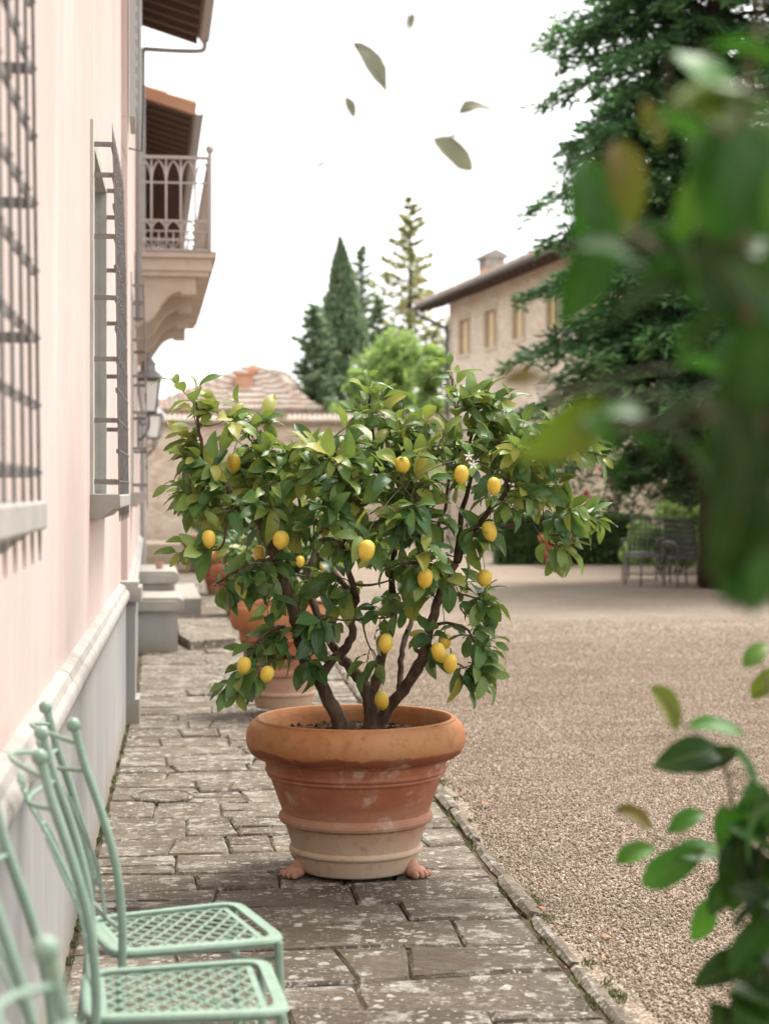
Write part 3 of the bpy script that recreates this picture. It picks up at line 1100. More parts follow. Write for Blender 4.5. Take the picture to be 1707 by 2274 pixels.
# roof: slab with deep eaves, rafters, clay slabs beneath, tiles above
PITCH = math.tan(R(17))
def roof_part(fr, s0, s1, ea, over, depth, parent, verge_tiles=True, nraft=None, under=CLAYU):
    mb = MB()
    def q(s, o, dz=0): return fr.p(s, o, ea + (over - o) * PITCH + dz)
    mb.box8([q(s0, over, 0.10), q(s0, -depth, 0.10), q(s1, -depth, 0.10), q(s1, over, 0.10), q(s0, over, 0.15), q(s0, -depth, 0.15), q(s1, -depth, 0.15), q(s1, over, 0.15)])
    rf = mb.build('roof', under, parent)
    ln = s1 - s0
    n = int(ln / 0.42)
    for i in range(n + 1):
        s = s0 + 0.05 + (ln - 0.1) * i / n
        mb = MB()
        mb.box8([q(s - 0.04, over - 0.02, 0.0), q(s - 0.04, -0.1, 0.0), q(s + 0.04, -0.1, 0.0), q(s + 0.04, over - 0.02, 0.0), q(s - 0.04, over - 0.02, 0.098), q(s - 0.04, -0.1, 0.098), q(s + 0.04, -0.1, 0.098), q(s + 0.04, over - 0.02, 0.098)])
        mb.build('rafter', RAFTER, rf)
    # cover tiles: half-round rows laid up the slope
    mb = MB()
    ntl = int(ln / 0.21)
    for i in range(ntl + 1):
        s = s0 + ln * i / ntl
        for j in range(6):
            o0 = over + 0.04 - j * 0.40
            o1 = o0 - 0.44
            ring = []
            for (oo, rr_, dz) in ((o0, 0.085, 0.155 + 0.012), (o1, 0.07, 0.155)):
                for t_ in range(6):
                    an = PI * t_ / 5
                    ring.append(q(s + math.cos(an) * rr_, oo, dz + math.sin(an) * rr_ * 0.75))
            mb.add(ring, [(t_, t_ + 1, 7 + t_, 6 + t_) for t_ in range(5)] + [(0, 5, 4, 3, 2, 1)])
    t = mb.build('cover_tiles', CLAYO, rf)
    t['kind'] = 'stuff'
    mb = MB()
    gp = []
    o_ = over + 0.075
    z_ = ea + 0.10
    sec = [(math.cos(PI + PI * i / 8) * 0.075, math.sin(PI + PI * i / 8) * 0.075) for i in range(9)]
    sec += [(x_ * 0.9, y_ * 0.9 + 0.004) for x_, y_ in sec[::-1]]
    mb.prism([fr.p(s0, o_ + x_, z_ + y_) for x_, y_ in sec], Vector(fr.p(s1, 0, 0)) - Vector(fr.p(s0, 0, 0)))
    mb.build('gutter', PIPE, rf)
    return rf


roof_part(F2, -17.0, 11.95, EA, 0.80, 5.0, house)

# ---------------- balcony
BS0, BS1, BO = 5.05, 10.5, 0.73
BZ = 3.70
b = MB()
b.fbox(F2, BS0, BS1, -0.05, BO, BZ - 0.12, BZ - 0.001)
b.fbox(F2, BS0 - 0.04, BS1 + 0.04, -0.05, BO + 0.04, BZ, BZ + 0.05)
b.fbox(F2, BS0 + 0.03, BS1 - 0.03, -0.05, BO - 0.03, BZ - 0.17, BZ - 0.121)
bal = b.build('balcony', BALC, house)
# moss along the slab edge
b = MB()
b.fbox(F2, BS0 - 0.045, BS1 + 0.03, 0.1, BO + 0.044, BZ + 0.046, BZ + 0.056)
k = M('edge_moss', 0.95)
k.color(k.mix(k.noise(k.pos(), 6, 5), (0.12, 0.11, 0.04), (0.30, 0.26, 0.17)))
b.build('moss_edge', k.m, bal)
for i in range(4):
    s = BS0 + 0.10 + i * (BS1 - BS0 - 0.45) / 3
    b = MB()
    zt = BZ - 0.171
    pr = [(0.0, zt), (0.60, zt), (0.60, zt - 0.16), (0.46, zt - 0.16), (0.455, zt - 0.135), (0.40, zt - 0.145), (0.34, zt - 0.18), (0.29, zt - 0.235), (0.25, zt - 0.30), (0.20, zt - 0.37), (0.14, zt - 0.42), (0.06, zt - 0.445), (0.05, zt - 0.47), (0.0, zt - 0.47)]
    b.prism([F2.p(s, o_ - 0.02, z_) for o_, z_ in pr], Vector(F2.p(0.26, 0, 0)) - Vector(F2.p(0, 0, 0)))
    b.build('corbel', BALC, bal)


def railing(p0, p1, z, h, nb, name):
    """wrought railing with pointed arches under the hand rail and a lower arcade"""
    p0, p1 = Vector((p0[0], p0[1], 0)), Vector((p1[0], p1[1], 0))
    def q(t, zz): return p0.lerp(p1, t) + Vector((0, 0, z + zz))
    mb = MB()
    d = (p1 - p0).normalized(); nn = Vector((d.y, -d.x, 0))
    L_ = (p1 - p0).length
    for zz, th in ((h, 0.014), (h - 0.24, 0.008), (0.30, 0.008), (0.20, 0.006), (0.02, 0.012)):
        mb.obox((q(0, zz) + q(1, zz)) / 2, d * L_ / 2, nn * (0.022 if zz == h else 0.010), Vector((0, 0, th)))
    rl = mb.build(name, RAIL, bal)
    for i in range(nb + 1):
        mb = MB()
        mb.tube([q(i / nb, 0.02), q(i / nb, h - 0.02)], 0.0125, 6)
        mb.build('baluster', RAIL, rl, True)
    for i in range(nb):
        for (za, zb) in ((h - 0.24, h - 0.03), (0.20, 0.30)):
            mb = MB()
            a0, a1, am = i / nb, (i + 1) / nb, (i + 0.5) / nb
            pl_ = bez(q(a0, za), q(a0 + (am - a0) * 0.12, za + (zb - za) * 0.75), q(am, zb), 5) + bez(q(a1, za), q(a1 + (am - a1) * 0.12, za + (zb - za) * 0.75), q(am, zb), 5)[::-1][1:]
            mb.tube(pl_, 0.010, 5)
            mb.build('arch', RAIL, rl, True)
        mb = MB()
        mb.tube([q((i + 0.5) / nb, 0.02), q((i + 0.5) / nb, 0.20)], 0.007, 5)
        mb.build('spindle', RAIL, rl, True)
    return rl


zr_ = BZ + 0.056
railing(F2.p(BS0 + 0.03, 0.02, 0), F2.p(BS0 + 0.03, BO - 0.02, 0), zr_, 0.90, 5, 'side_railing')
railing(F2.p(BS0 + 0.03, BO - 0.02, 0), F2.p(BS1 - 0.03, BO - 0.02, 0), zr_, 0.90, 34, 'front_railing')
railing(F2.p(BS1 - 0.03, 0.02, 0), F2.p(BS1 - 0.03, BO - 0.02, 0), zr_, 0.90, 5, 'side_railing')
for s in (BS0 + 0.03, BS1 - 0.03):
    b = MB()
    b.tube([F2.p(s, BO - 0.02, zr_), F2.p(s, BO - 0.02, zr_ + 0.95)], 0.020, 8)
    b.ball(F2.p(s, BO - 0.02, zr_ + 0.985), 0.042, 12, 8)
    b.build('corner_post', RAIL, bal, 40)
# little wall lamp under the eaves seen through the railing
b = MB()
b.lathe([(0.001, 0.10), (0.03, 0.09), (0.09, 0.02), (0.10, 0.0), (0.02, 0.0)], 12, F2.p(11.2, 0.42, 4.42))
b.tube([F2.p(11.2, 0.0, 4.62), F2.p(11.2, 0.25, 4.66), F2.p(11.2, 0.42, 4.50)], 0.012, 6)
b.build('lamp', SHUT, house, 40)

# ------------------------------------------------------------------ lower wing beyond the house
wing = empty('far_wing', F2.p(12.2, 0, 0), 0, 'lower wing with a red tiled eave beyond the balcony', 'house')
b = MB()
wall_panel(b, F2, 12.16, 28.0, -0.1, 6.95, [], 0.3)
b.add([F2.p(28, 0, -0.1), F2.p(28, -8, -0.1), F2.p(28, -8, 6.95), F2.p(28, 0, 6.95)], [(0, 1, 2, 3)])
b.build('wall', CREAM, wing)
b = MB()
b.fbox(F2, 12.16, 28.0, -0.02, 0.06, -0.1, 0.85)
b.build('plinth', GREYPL, wing)
rf2 = roof_part(F2, 12.35, 27.6, 6.62, 0.74, 5.0, wing)
b = MB()
def q2(s, o, dz): return F2.p(s, o, 6.62 + (0.74 - o) * PITCH + dz)
b.box8([q2(12.24, 0.76, 0.02), q2(12.24, -4, 0.02), q2(12.34, -4, 0.02), q2(12.34, 0.76, 0.02), q2(12.24, 0.76, 0.17), q2(12.24, -4, 0.17), q2(12.34, -4, 0.17), q2(12.34, 0.76, 0.17)])
b.build('verge_board', CLAYO, rf2)

# ------------------------------------------------------------------ stone steps
steps = empty('stone_steps', F2.p(5.6, 0.25, 0), 0, 'pale stone doorsteps with rounded edges standing against the pink house', 'steps')
b = MB()
b.fbox(F2, 4.62, 7.4, 0.035, 0.40, -0.05, 0.352)
b.build('base', GREYPL, steps)


def tread(s0, s1, o1, z0, z1):
    mb = MB()
    r = (z1 - z0) / 2
    pr = [(0.036, z0), (o1 - r, z0)]
    for i in range(7):
        an = -PI / 2 + PI * i / 6
        pr.append((o1 - r + r * math.cos(an) * 0.9, (z0 + z1) / 2 + r * math.sin(an)))
    pr += [(0.036, z1)]
    pr = [(o_, z_) for o_, z_ in pr]
    # rounded nosing also on the near end
    mb.prism([F2.p(s0 + 0.05, o_, z_) for o_, z_ in pr], Vector(F2.p(s1, 0, 0)) - Vector(F2.p(s0 + 0.05, 0, 0)))
    mb.prism([F2.p(s0, o_ if o_ < 0.1 else o_ - 0.04, (z_ - (z0 + z1) / 2) * 0.6 + (z0 + z1) / 2) for o_, z_ in pr], Vector(F2.p(0.049, 0, 0)) - Vector(F2.p(0, 0, 0)))
    return mb.build('tread', STEPST, steps, 35)


tread(4.56, 7.5, 0.47, 0.354, 0.50)
tread(5.7, 7.3, 0.44, 0.55, 0.69)
b = MB(); b.fbox(F2, 5.75, 7.25, 0.036, 0.38, 0.502, 0.548); b.build('riser', STEPST, steps)
lows = MB()
p_ = F2.p
lows.prism([p_(4.75, 0.52, -0.03), p_(5.5, 0.43, -0.03), p_(7.6, 0.43, -0.03), p_(7.6, 0.98, -0.03), p_(5.0, 0.95, -0.03)], (0, 0, 0.115))
o = lows.build('low_step', FLAG)
o.color = (0, 0, 0, 1)
tag(o, 'low rough stone slab on the path at the foot of the doorsteps', 'step')
b = MB()
b.fbox(F2, 9.2, 13.2, 0.061, 0.75, -0.03, 0.20)
o = b.build('terrace_slab', STEPST)
tag(o, 'pale flat stone landing at the far end of the house wall', 'step')
# a little clay ball left on the doorstep
b = MB()
b.lathe([(0.001, 0), (0.030, 0), (0.04, 0.05), (0.046, 0.052), (0.046, 0.066), (0.036, 0.066), (0.03, 0.01), (0.001, 0.01)], 16)
o = b.build('small_pot', TERRA3, None, 40)
o.location = F2.p(6.3, 0.24, 0.69)
tag(o, 'tiny orange clay pot left on the upper doorstep', 'pot')

# ------------------------------------------------------------------ wall lanterns
def lantern(s, o_, z, k_, label):
    t = empty('wall_lantern', F2.p(s, o_, z), 0, label, 'lantern', 'iron lanterns along the house wall')
    mb = MB()
    w1, w0, h = 0.13 * k_, 0.085 * k_, 0.36 * k_
    for i in range(4):
        a_ = PI / 4 + i * PI / 2
        mb.tube([(w0 * 1.41 * math.cos(a_), w0 * 1.41 * math.sin(a_), 0), (w1 * 1.41 * math.cos(a_), w1 * 1.41 * math.sin(a_), h)], 0.010 * k_, 5)
    mb.box(-w0 * 1.1, w0 * 1.1, -w0 * 1.1, w0 * 1.1, -0.03 * k_, 0.0)
    mb.box(-w1 * 1.12, w1 * 1.12, -w1 * 1.12, w1 * 1.12, h, h + 0.03 * k_)
    mb.build('cage', DARKIRON, t, world=False)
    mb = MB()
    g0, g1 = w0 * 0.95, w1 * 0.95
    mb.box8([(-g0, -g0, 0.005), (g0, -g0, 0.005), (g0, g0, 0.005), (-g0, g0, 0.005), (-g1, -g1, h - 0.004), (g1, -g1, h - 0.004), (g1, g1, h - 0.004), (-g1, g1, h - 0.004)])
    mb.build('glass', LGLASS, t, world=False)
    mb = MB()
    mb.lathe([(w1 * 1.5, h + 0.032 * k_), (w1 * 1.0, h + 0.10 * k_), (w1 * 0.65, h + 0.13 * k_), (w1 * 0.62, h + 0.19 * k_), (w1 * 0.75, h + 0.20 * k_), (w1 * 0.3, h + 0.27 * k_), (0.012, h + 0.29 * k_), (0.02, h + 0.33 * k_), (0.001, h + 0.36 * k_)], 8)
    mb.build('cap', PIPE, t, world=False)
    mb = MB()
    wx = -o_ + 0.01
    mb.tube(smooth_line([(wx, 0, -0.34 * k_), (wx * 0.5, 0, -0.30 * k_), (0, 0, -0.18 * k_), (0, 0, -0.03 * k_)], 4), 0.016 * k_, 6)
    mb.tube(smooth_line([(wx, 0, -0.10 * k_), (wx * 0.6, 0, -0.16 * k_), (0.0, 0, -0.12 * k_)], 4), 0.010 * k_, 6)
    mb.box(wx - 0.02, wx + 0.012, -0.05 * k_, 0.05 * k_, -0.42 * k_, -0.02)
    mb.build('bracket', DARKIRON, t, world=False)


lantern(9.1, 0.13, 2.42, 1.0, 'iron wall lantern nearest the balcony corbels')
lantern(17.0, 0.20, 2.35, 1.0, 'middle iron wall lantern, just above the garden wall line')
lantern(24.5, 0.28, 2.6, 1.05, 'farthest and palest iron wall lantern against the sky')

# ------------------------------------------------------------------ pots
def pot_profile(sr=1.0, sz=1.0):
    p = [(0.001, 0.0), (0.215, 0.0), (0.226, 0.006), (0.231, 0.016), (0.247, 0.066), (0.255, 0.069), (0.262, 0.077), (0.262, 0.084), (0.256, 0.091), (0.252, 0.094),
         (0.278, 0.176), (0.287, 0.179), (0.298, 0.186), (0.303, 0.197), (0.302, 0.207), (0.292, 0.217), (0.288, 0.221),
         (0.337, 0.352), (0.344, 0.354), (0.349, 0.360), (0.347, 0.366), (0.345, 0.368), (0.352, 0.371), (0.357, 0.378), (0.354, 0.386), (0.352, 0.389), (0.360, 0.418),
         (0.366, 0.424), (0.390, 0.428), (0.412, 0.442), (0.426, 0.466), (0.431, 0.492), (0.428, 0.520), (0.418, 0.545), (0.402, 0.560), (0.392, 0.564), (0.391, 0.569), (0.384, 0.573), (0.376, 0.572), (0.371, 0.566), (0.364, 0.54), (0.352, 0.47), (0.345, 0.40)]
    return [(r * sr, z * sz) for r, z in p]


def soil_mesh(r, z, seed):
    rs_ = random.Random(seed)
    mb = MB()
    n, m_ = 48, 14
    mb.v.append((0, 0, z + 0.02))
    for j in range(1, m_ + 1):
        for i in range(n):
            a_ = 2 * PI * i / n
            rr_ = r * j / m_
            mb.v.append((rr_ * math.cos(a_), rr_ * math.sin(a_), z + 0.02 * (1 - (j / m_) ** 2) + rs_.uniform(-0.007, 0.007)))
    for i in range(n):
        mb.f.append((0, 1 + i, 1 + (i + 1) % n))
        for j in range(m_ - 1):
            p0 = 1 + j * n
            mb.f.append((p0 + i, p0 + n + i, p0 + n + (i + 1) % n, p0 + (i + 1) % n))
    # crumbs and chips
    for i in range(260):
        a_ = rs_.uniform(0, 2 * PI); rr_ = r * math.sqrt(rs_.random()) * 0.97
        c_ = Vector((rr_ * math.cos(a_), rr_ * math.sin(a_), z + 0.02 * (1 - (rr_ / r) ** 2) + 0.004))
        ax = Vector((rs_.uniform(-1, 1), rs_.uniform(-1, 1), rs_.uniform(-0.3, 0.6))).normalized()
        ay = ax.orthogonal().normalized()
        s_ = rs_.uniform(0.004, 0.014)
        mb.obox(c_, ax * s_, ay * s_ * 0.5, ax.cross(ay) * s_ * 0.25)
    return mb


def make_pot(loc, sr, sz, m, label, soil_label, tilt=0.0, seed=1):
    t = empty('terracotta_pot', loc, random.Random(seed).uniform(0, 6), label, 'plant pot', 'terracotta pots along the path')
    mb = MB()
    mb.lathe(pot_profile(sr, sz), 72)
    body = mb.build('body', m, t, 28, world=False)
    so = soil_mesh(0.358 * sr, 0.50 * sz, seed).build('potting_soil', SOIL)
    so.location = loc
    tag(so, soil_label, 'soil', kind='stuff')
    return t


POT = cw((790 - 853.5) / FPX * 6.73, 6.73, 0.014)
make_pot(POT, 1.0, 1.038, TERRA, 'large terracotta pot with thick rolled rim in front, holding the lemon tree', 'dark crumbly soil inside the front pot', seed=3)


k = M('paw_clay', 0.85)
k.color(k.mix(k.noise(k.pos(), 30, 5, 0.65), (0.30, 0.13, 0.075), (0.46, 0.27, 0.19)))
PAW = k.m


def paw(loc, rz, label):
    mb = MB()
    mb.ball((0, 0.010, 0.020), 0.037, 14, 8, (1.10, 1.1, 0.72))
    mb.ball((0, 0.040, 0.034), 0.034, 12, 8, (1.0, 1.0, 1.0))
    for i, x in enumerate((-0.033, -0.0115, 0.0115, 0.033)):
        y_ = -0.026 - (0.007 if i in (1, 2) else 0)
        mb.ball((x * 0.98, y_ + 0.004, 0.015), 0.0140, 10, 8, (0.84, 1.35, 1.08))
    o = mb.build('pot_foot', PAW, None, True)
    o.location = loc; o.rotation_euler = (0, 0, rz)
    tag(o, label, 'pot foot', 'paw feet under the front pot')


pf = [(-0.240, -0.125, -42, 'clay lion paw foot under the left front of the large pot'), (0.240, -0.125, 42, 'clay lion paw foot under the right front of the large pot'), (0.0, 0.265, 180, 'clay lion paw foot under the back of the large pot')]
for dx, dy, a_, lb in pf:
    q_ = RIGHT * dx + FWD * dy
    paw((POT.x + q_.x, POT.y + q_.y, 0.004), R(a_) - YAW, lb)

# ------------------------------------------------------------------ lemon tree
def leaf_arrays(L_, W_, fold, curl, twist, wav, seed):
    rs_ = random.Random(seed)
    st = [0.0, 0.10, 0.28, 0.50, 0.72, 0.90, 1.0]
    wd = [0.02, 0.50, 0.92, 1.0, 0.84, 0.42, 0.02]
    V, UV, Fc = [], [], []
    for i, t in enumerate(st):
        y_ = t * L_
        zc = -curl * L_ * (t ** 2) + 0.06 * L_ * math.sin(PI * t)
        for j, s in enumerate((-1, -0.5, 0, 0.5, 1)):
            x_ = s * wd[i] * W_ / 2
            z_ = zc + fold * abs(x_) + wav * L_ * 0.03 * math.sin(t * 9 + s * 2 + seed) * abs(s)
            an = twist * t
            V.append((x_ * math.cos(an) - z_ * math.sin(an), y_, x_ * math.sin(an) + z_ * math.cos(an)))
            UV.append((0.5 + s * 0.5, t))
    for i in range(len(st) - 1):
        for j in range(4):
            a_ = i * 5 + j
            Fc.append((a_, a_ + 1, a_ + 6, a_ + 5))
    return np.array(V), np.array(UV), np.array(Fc)


LV = [leaf_arrays(1.0, random.uniform(0.45, 0.60), random.uniform(0.12, 0.50), random.uniform(0.05, 0.42), random.uniform(-0.5, 0.5), random.uniform(0.3, 1.2), s) for s in range(12)]


def leaf_single_meshes(m, name='leaf'):
    out = []
    for V, UV, Fc in LV:
        me = bpy.data.meshes.new(name)
        me.from_pydata(V.tolist(), [], Fc.tolist())
        uvl = me.uv_layers.new(name='UVMap')
        for lp in me.loops: uvl.data[lp.index].uv = UV[lp.vertex_index]
        me.polygons.foreach_set('use_smooth', [True] * len(me.polygons))
        me.materials.append(m)
        out.append(me)
    return out


def leaf_matrix(pos, d, nrm, size):
    d = d.normalized()
    x_ = d.cross(nrm)
    x_ = x_.normalized() if x_.length > 1e-5 else d.orthogonal().normalized()
    z_ = x_.cross(d)
    return Matrix(((x_.x * size, d.x * size, z_.x * size, pos.x), (x_.y * size, d.y * size, z_.y * size, pos.y), (x_.z * size, d.z * size, z_.z * size, pos.z), (0, 0, 0, 1)))


def leaves_stuff(name, items, m, parent):
    """items: (variant, Matrix, rnd) joined into one mesh with uv and per-leaf tone"""
    Vs, Fs, UVs, At = [], [], [], []
    base = 0
    for var, mt, rn_ in items:
        V, UV, Fc = LV[var]
        A_ = np.array(mt)
        Vs.append(V @ A_[:3, :3].T + A_[:3, 3])
        Fs.append(Fc + base)
        UVs.append(UV)
        At.append(np.full(len(V), rn_))
        base += len(V)
    V = np.concatenate(Vs); Fc = np.concatenate(Fs); UV = np.concatenate(UVs); At = np.concatenate(At)
    o = np_mesh(name, V, Fc, m, parent, {'rnd': At}, True)
    uvl = o.data.uv_layers.new(name='UVMap')
    uvl.data.foreach_set('uv', UV[Fc.ravel()].astype(np.float32).ravel())
    o.color = (0, 0, 0, 1)
    return o


class TreeUnits:
    """tree sketch in the plane of the photograph, at the tree's real distance: u right, v down (1660-wide print), w metres away"""
    def __init__(self, root, d0): self.root, self.d0 = root, d0
    def p(self, u, v, w=0.0):
        q = at(u, v, self.d0 + w) - self.root
        return Vector((q.dot(RIGHT), q.dot(FWD), q.z))
    def uv(self, q):
        d = self.d0 + q.y
        xc = (self.root.dot(RIGHT) + q.x)
        return ((853.5 + FPX * xc / d) / 1.02831, (1087 - FPX * (self.root.z + q.z - EYE) / d) / 1.02831)


ROOT = Vector((POT.x, POT.y, 0.536))
d0 = Vector((POT.x, POT.y, 0)).dot(FWD)
TU = TreeUnits(ROOT, d0)
P = TU.p
SKEL = [
    # (points u, v, w), start radius, end radius
    ([(742, 1584, -0.05), (728, 1545, -0.05), (706, 1505, -0.06), (684, 1462, -0.08), (660, 1425, -0.10), (646, 1370, -0.12), (632, 1310, -0.14), (614, 1262, -0.15), (596, 1205, -0.17), (575, 1160, -0.18), (556, 1120, -0.18)], 0.030, 0.017),
    ([(556, 1120, -0.18), (530, 1098, -0.20), (505, 1090, -0.22), (496, 1060, -0.24), (478, 1030, -0.25), (452, 1000, -0.26), (436, 960, -0.26), (428, 915, -0.24), (424, 870, -0.22)], 0.014, 0.004),
    ([(556, 1120, -0.18), (560, 1080, -0.10), (572, 1030, -0.05), (560, 980, 0.0), (545, 940, 0.02)], 0.012, 0.004),
    ([(690, 1470, -0.07), (712, 1432, -0.05), (742, 1402, -0.02), (762, 1368, 0.0), (756, 1330, 0.0), (770, 1290, 0.0)], 0.020, 0.015),
    ([(770, 1290, 0.0), (748, 1220, -0.12), (737, 1160, -0.22), (742, 1110, -0.28), (742, 1060, -0.32), (722, 1020, -0.34), (720, 985, -0.30)], 0.014, 0.004),
    ([(770, 1290, 0.0), (690, 1200, 0.18), (655, 1120, 0.25), (640, 1040, 0.25)], 0.013, 0.004),
    ([(802, 1584, 0.0), (800, 1550, 0.0), (795, 1505, 0.0), (778, 1470, 0.02), (755, 1440, 0.04), (728, 1410, 0.06), (700, 1360, 0.12), (672, 1290, 0.2), (668, 1230, 0.25), (690, 1170, 0.3)], 0.030, 0.011),
    ([(797, 1510, 0.0), (812, 1470, 0.02), (824, 1420, 0.03), (840, 1370, 0.05), (850, 1320, 0.08), (845, 1250, 0.10), (850, 1170, 0.08), (835, 1090, 0.05), (815, 1000, 0.05), (800, 900, 0.02), (797, 850, 0.0)], 0.022, 0.004),
    ([(806, 1580, 0.02), (838, 1530, 0.0), (872, 1490, -0.02), (900, 1445, -0.05), (918, 1400, -0.08), (930, 1350, -0.10), (945, 1300, -0.12), (962, 1250, -0.12), (985, 1215, -0.12)], 0.026, 0.015),
    ([(862, 1500, 0.0), (864, 1440, 0.05), (872, 1390, 0.10), (890, 1330, 0.18), (900, 1260, 0.25), (930, 1180, 0.3), (960, 1100, 0.3), (970, 1020, 0.25), (985, 940, 0.15), (980, 860, 0.05), (972, 810, 0.0)], 0.013, 0.003),
    ([(985, 1215, -0.12), (1010, 1160, -0.15), (1050, 1110, -0.18), (1090, 1065, -0.2), (1098, 1030, -0.2), (1150, 1005, -0.2), (1200, 975, -0.2), (1255, 985, -0.2)], 0.014, 0.003),
    ([(985, 1215, -0.12), (990, 1160, -0.05), (1000, 1090, 0.0), (1020, 1020, 0.02), (1016, 950, 0.05), (1050, 900, 0.05)], 0.013, 0.004),
    ([(1010, 1160, -0.15), (1070, 1145, -0.05), (1130, 1130, 0.0), (1190, 1120, 0.0), (1250, 1110, -0.02)], 0.010, 0.003),
    ([(646, 1370, -0.12), (610, 1355, -0.2), (575, 1370, -0.26), (545, 1400, -0.3), (530, 1440, -0.32)], 0.008, 0.003),
    ([(660, 1425, -0.10), (620, 1420, -0.25), (585, 1430, -0.32), (570, 1440, -0.34)], 0.006, 0.003),
    ([(930, 1350, -0.10), (975, 1345, -0.15), (1010, 1360, -0.2), (1030, 1400, -0.22)], 0.008, 0.003),
    ([(918, 1400, -0.08), (940, 1395, -0.2), (965, 1420, -0.28), (1000, 1440, -0.30)], 0.006, 0.003),
    ([(945, 1300, -0.12), (990, 1285, -0.1), (1030, 1290, -0.1)], 0.006, 0.003),
    ([(596, 1205, -0.17), (545, 1215, -0.22), (500, 1240, -0.25), (470, 1260, -0.25)], 0.008, 0.003),
    ([(505, 1090, -0.22), (490, 1130, -0.28), (480, 1180, -0.3), (450, 1190, -0.3)], 0.006, 0.003),
    ([(850, 1320, 0.08), (800, 1330, -0.05), (760, 1340, -0.2), (700, 1330, -0.25)], 0.008, 0.003),
    ([(850, 1170, 0.08), (880, 1130, -0.15), (900, 1100, -0.3), (870, 1050, -0.38)], 0.010, 0.003),
    ([(960, 1250, -0.12), (930, 1220, -0.25), (880, 1215, -0.34), (830, 1230, -0.36)], 0.008, 0.003),
]
BLOBS = [  # u, v, w, ru, rv, rw, number of twigs
    (430, 965, -0.22, 46, 50, 0.08, 4), (480, 910, -0.2, 55, 40, 0.10, 3),
    (540, 930, -0.1, 40, 70, 0.15, 6), (440, 1020, -0.25, 45, 60, 0.12, 8), (425, 1095, -0.25, 38, 45, 0.10, 4), (470, 1120, -0.2, 70, 100, 0.2, 12),
    (590, 1010, -0.1, 95, 80, 0.30, 22), (700, 1000, -0.1, 110, 75, 0.35, 28), (820, 1020, -0.1, 120, 95, 0.40, 30),
    (940, 990, -0.05, 90, 90, 0.35, 22), (985, 900, 0.0, 45, 40, 0.10, 5), (800, 900, 0.0, 42, 40, 0.10, 4), (870, 930, 0.0, 50, 25, 0.15, 3), (1050, 920, 0.0, 70, 45, 0.15, 9),
    (1110, 970, -0.1, 110, 80, 0.28, 22), (1215, 960, -0.15, 65, 65, 0.15, 11), (1130, 1070, -0.1, 110, 60, 0.25, 16), (1215, 1110, -0.05, 55, 40, 0.12, 7), (1185, 1175, -0.05, 35, 20, 0.05, 3),
    (600, 1130, -0.1, 110, 80, 0.35, 18), (740, 1140, -0.15, 110, 80, 0.40, 20), (880, 1140, -0.1, 110, 85, 0.40, 20), (1000, 1130, -0.1, 70, 70, 0.25, 10),
    (520, 1240, -0.2, 50, 42, 0.12, 5), (600, 1260, -0.1, 80, 60, 0.25, 12), (720, 1260, 0.1, 80, 50, 0.25, 9), (850, 1250, -0.1, 90, 60, 0.30, 12), (960, 1230, -0.1, 60, 40, 0.2, 6),
    (570, 1380, -0.2, 75, 40, 0.12, 8), (530, 1450, -0.3, 40, 30, 0.06, 4), (690, 1350, -0.2, 50, 45, 0.15, 6), (680, 1430, -0.15, 35, 20, 0.06, 2), (800, 1400, -0.1, 25, 35, 0.06, 2), (860, 1320, -0.15, 55, 40, 0.12, 5),
    (1020, 1290, -0.1, 45, 50, 0.10, 6), (1030, 1370, -0.15, 45, 35, 0.10, 5), (1010, 1440, -0.28, 45, 30, 0.06, 4), (940, 1350, -0.1, 35, 40, 0.12, 3),
]
SHOOTS = [  # young shoots standing clear of the crown: (u, v, w) along the stem, leaves
    ([(985, 920, 0.0), (988, 860, 0.0), (968, 785, -0.02)], 11), ([(800, 930, 0.0), (788, 880, -0.02), (802, 815, -0.03)], 9), ([(436, 960, -0.25), (418, 885, -0.24), (428, 835, -0.22)], 7), ([(426, 880, -0.24), (400, 850, -0.24), (375, 820, -0.24)], 4),
    ([(560, 960, 0.0), (548, 905, -0.05), (505, 865, -0.08)], 7), ([(868, 950, -0.1), (862, 905, -0.12)], 4), ([(1070, 920, 0.0), (1100, 860, -0.03)], 5), ([(1020, 920, 0.05), (1030, 870, 0.02), (1050, 850, 0.0)], 6),
    ([(1190, 960, -0.2), (1235, 920, -0.22), (1265, 900, -0.22)], 6), ([(1230, 985, -0.2), (1275, 975, -0.22), (1300, 985, -0.22)], 6), ([(1010, 1430, -0.28), (1040, 1440, -0.3), (1050, 1475, -0.3)], 7), ([(1230, 1110, 0.0), (1265, 1105, -0.02), (1285, 1120, -0.02)], 5),
    ([(1150, 1130, 0.0), (1175, 1175, -0.05), (1190, 1205, -0.05)], 5), ([(535, 1440, -0.3), (522, 1470, -0.32), (512, 1500, -0.32)], 4), ([(470, 1180, -0.3), (420, 1185, -0.3), (385, 1195, -0.3)], 5), ([(440, 1060, -0.25), (400, 1050, -0.27), (370, 1045, -0.27)], 4),
    ([(1030, 1370, -0.2), (1055, 1380, -0.2), (1075, 1390, -0.2)], 4), ([(700, 960, -0.2), (745, 925, -0.25), (770, 905, -0.25)], 5), ([(930, 960, -0.1), (925, 920, -0.12), (905, 900, -0.12)], 5),
]
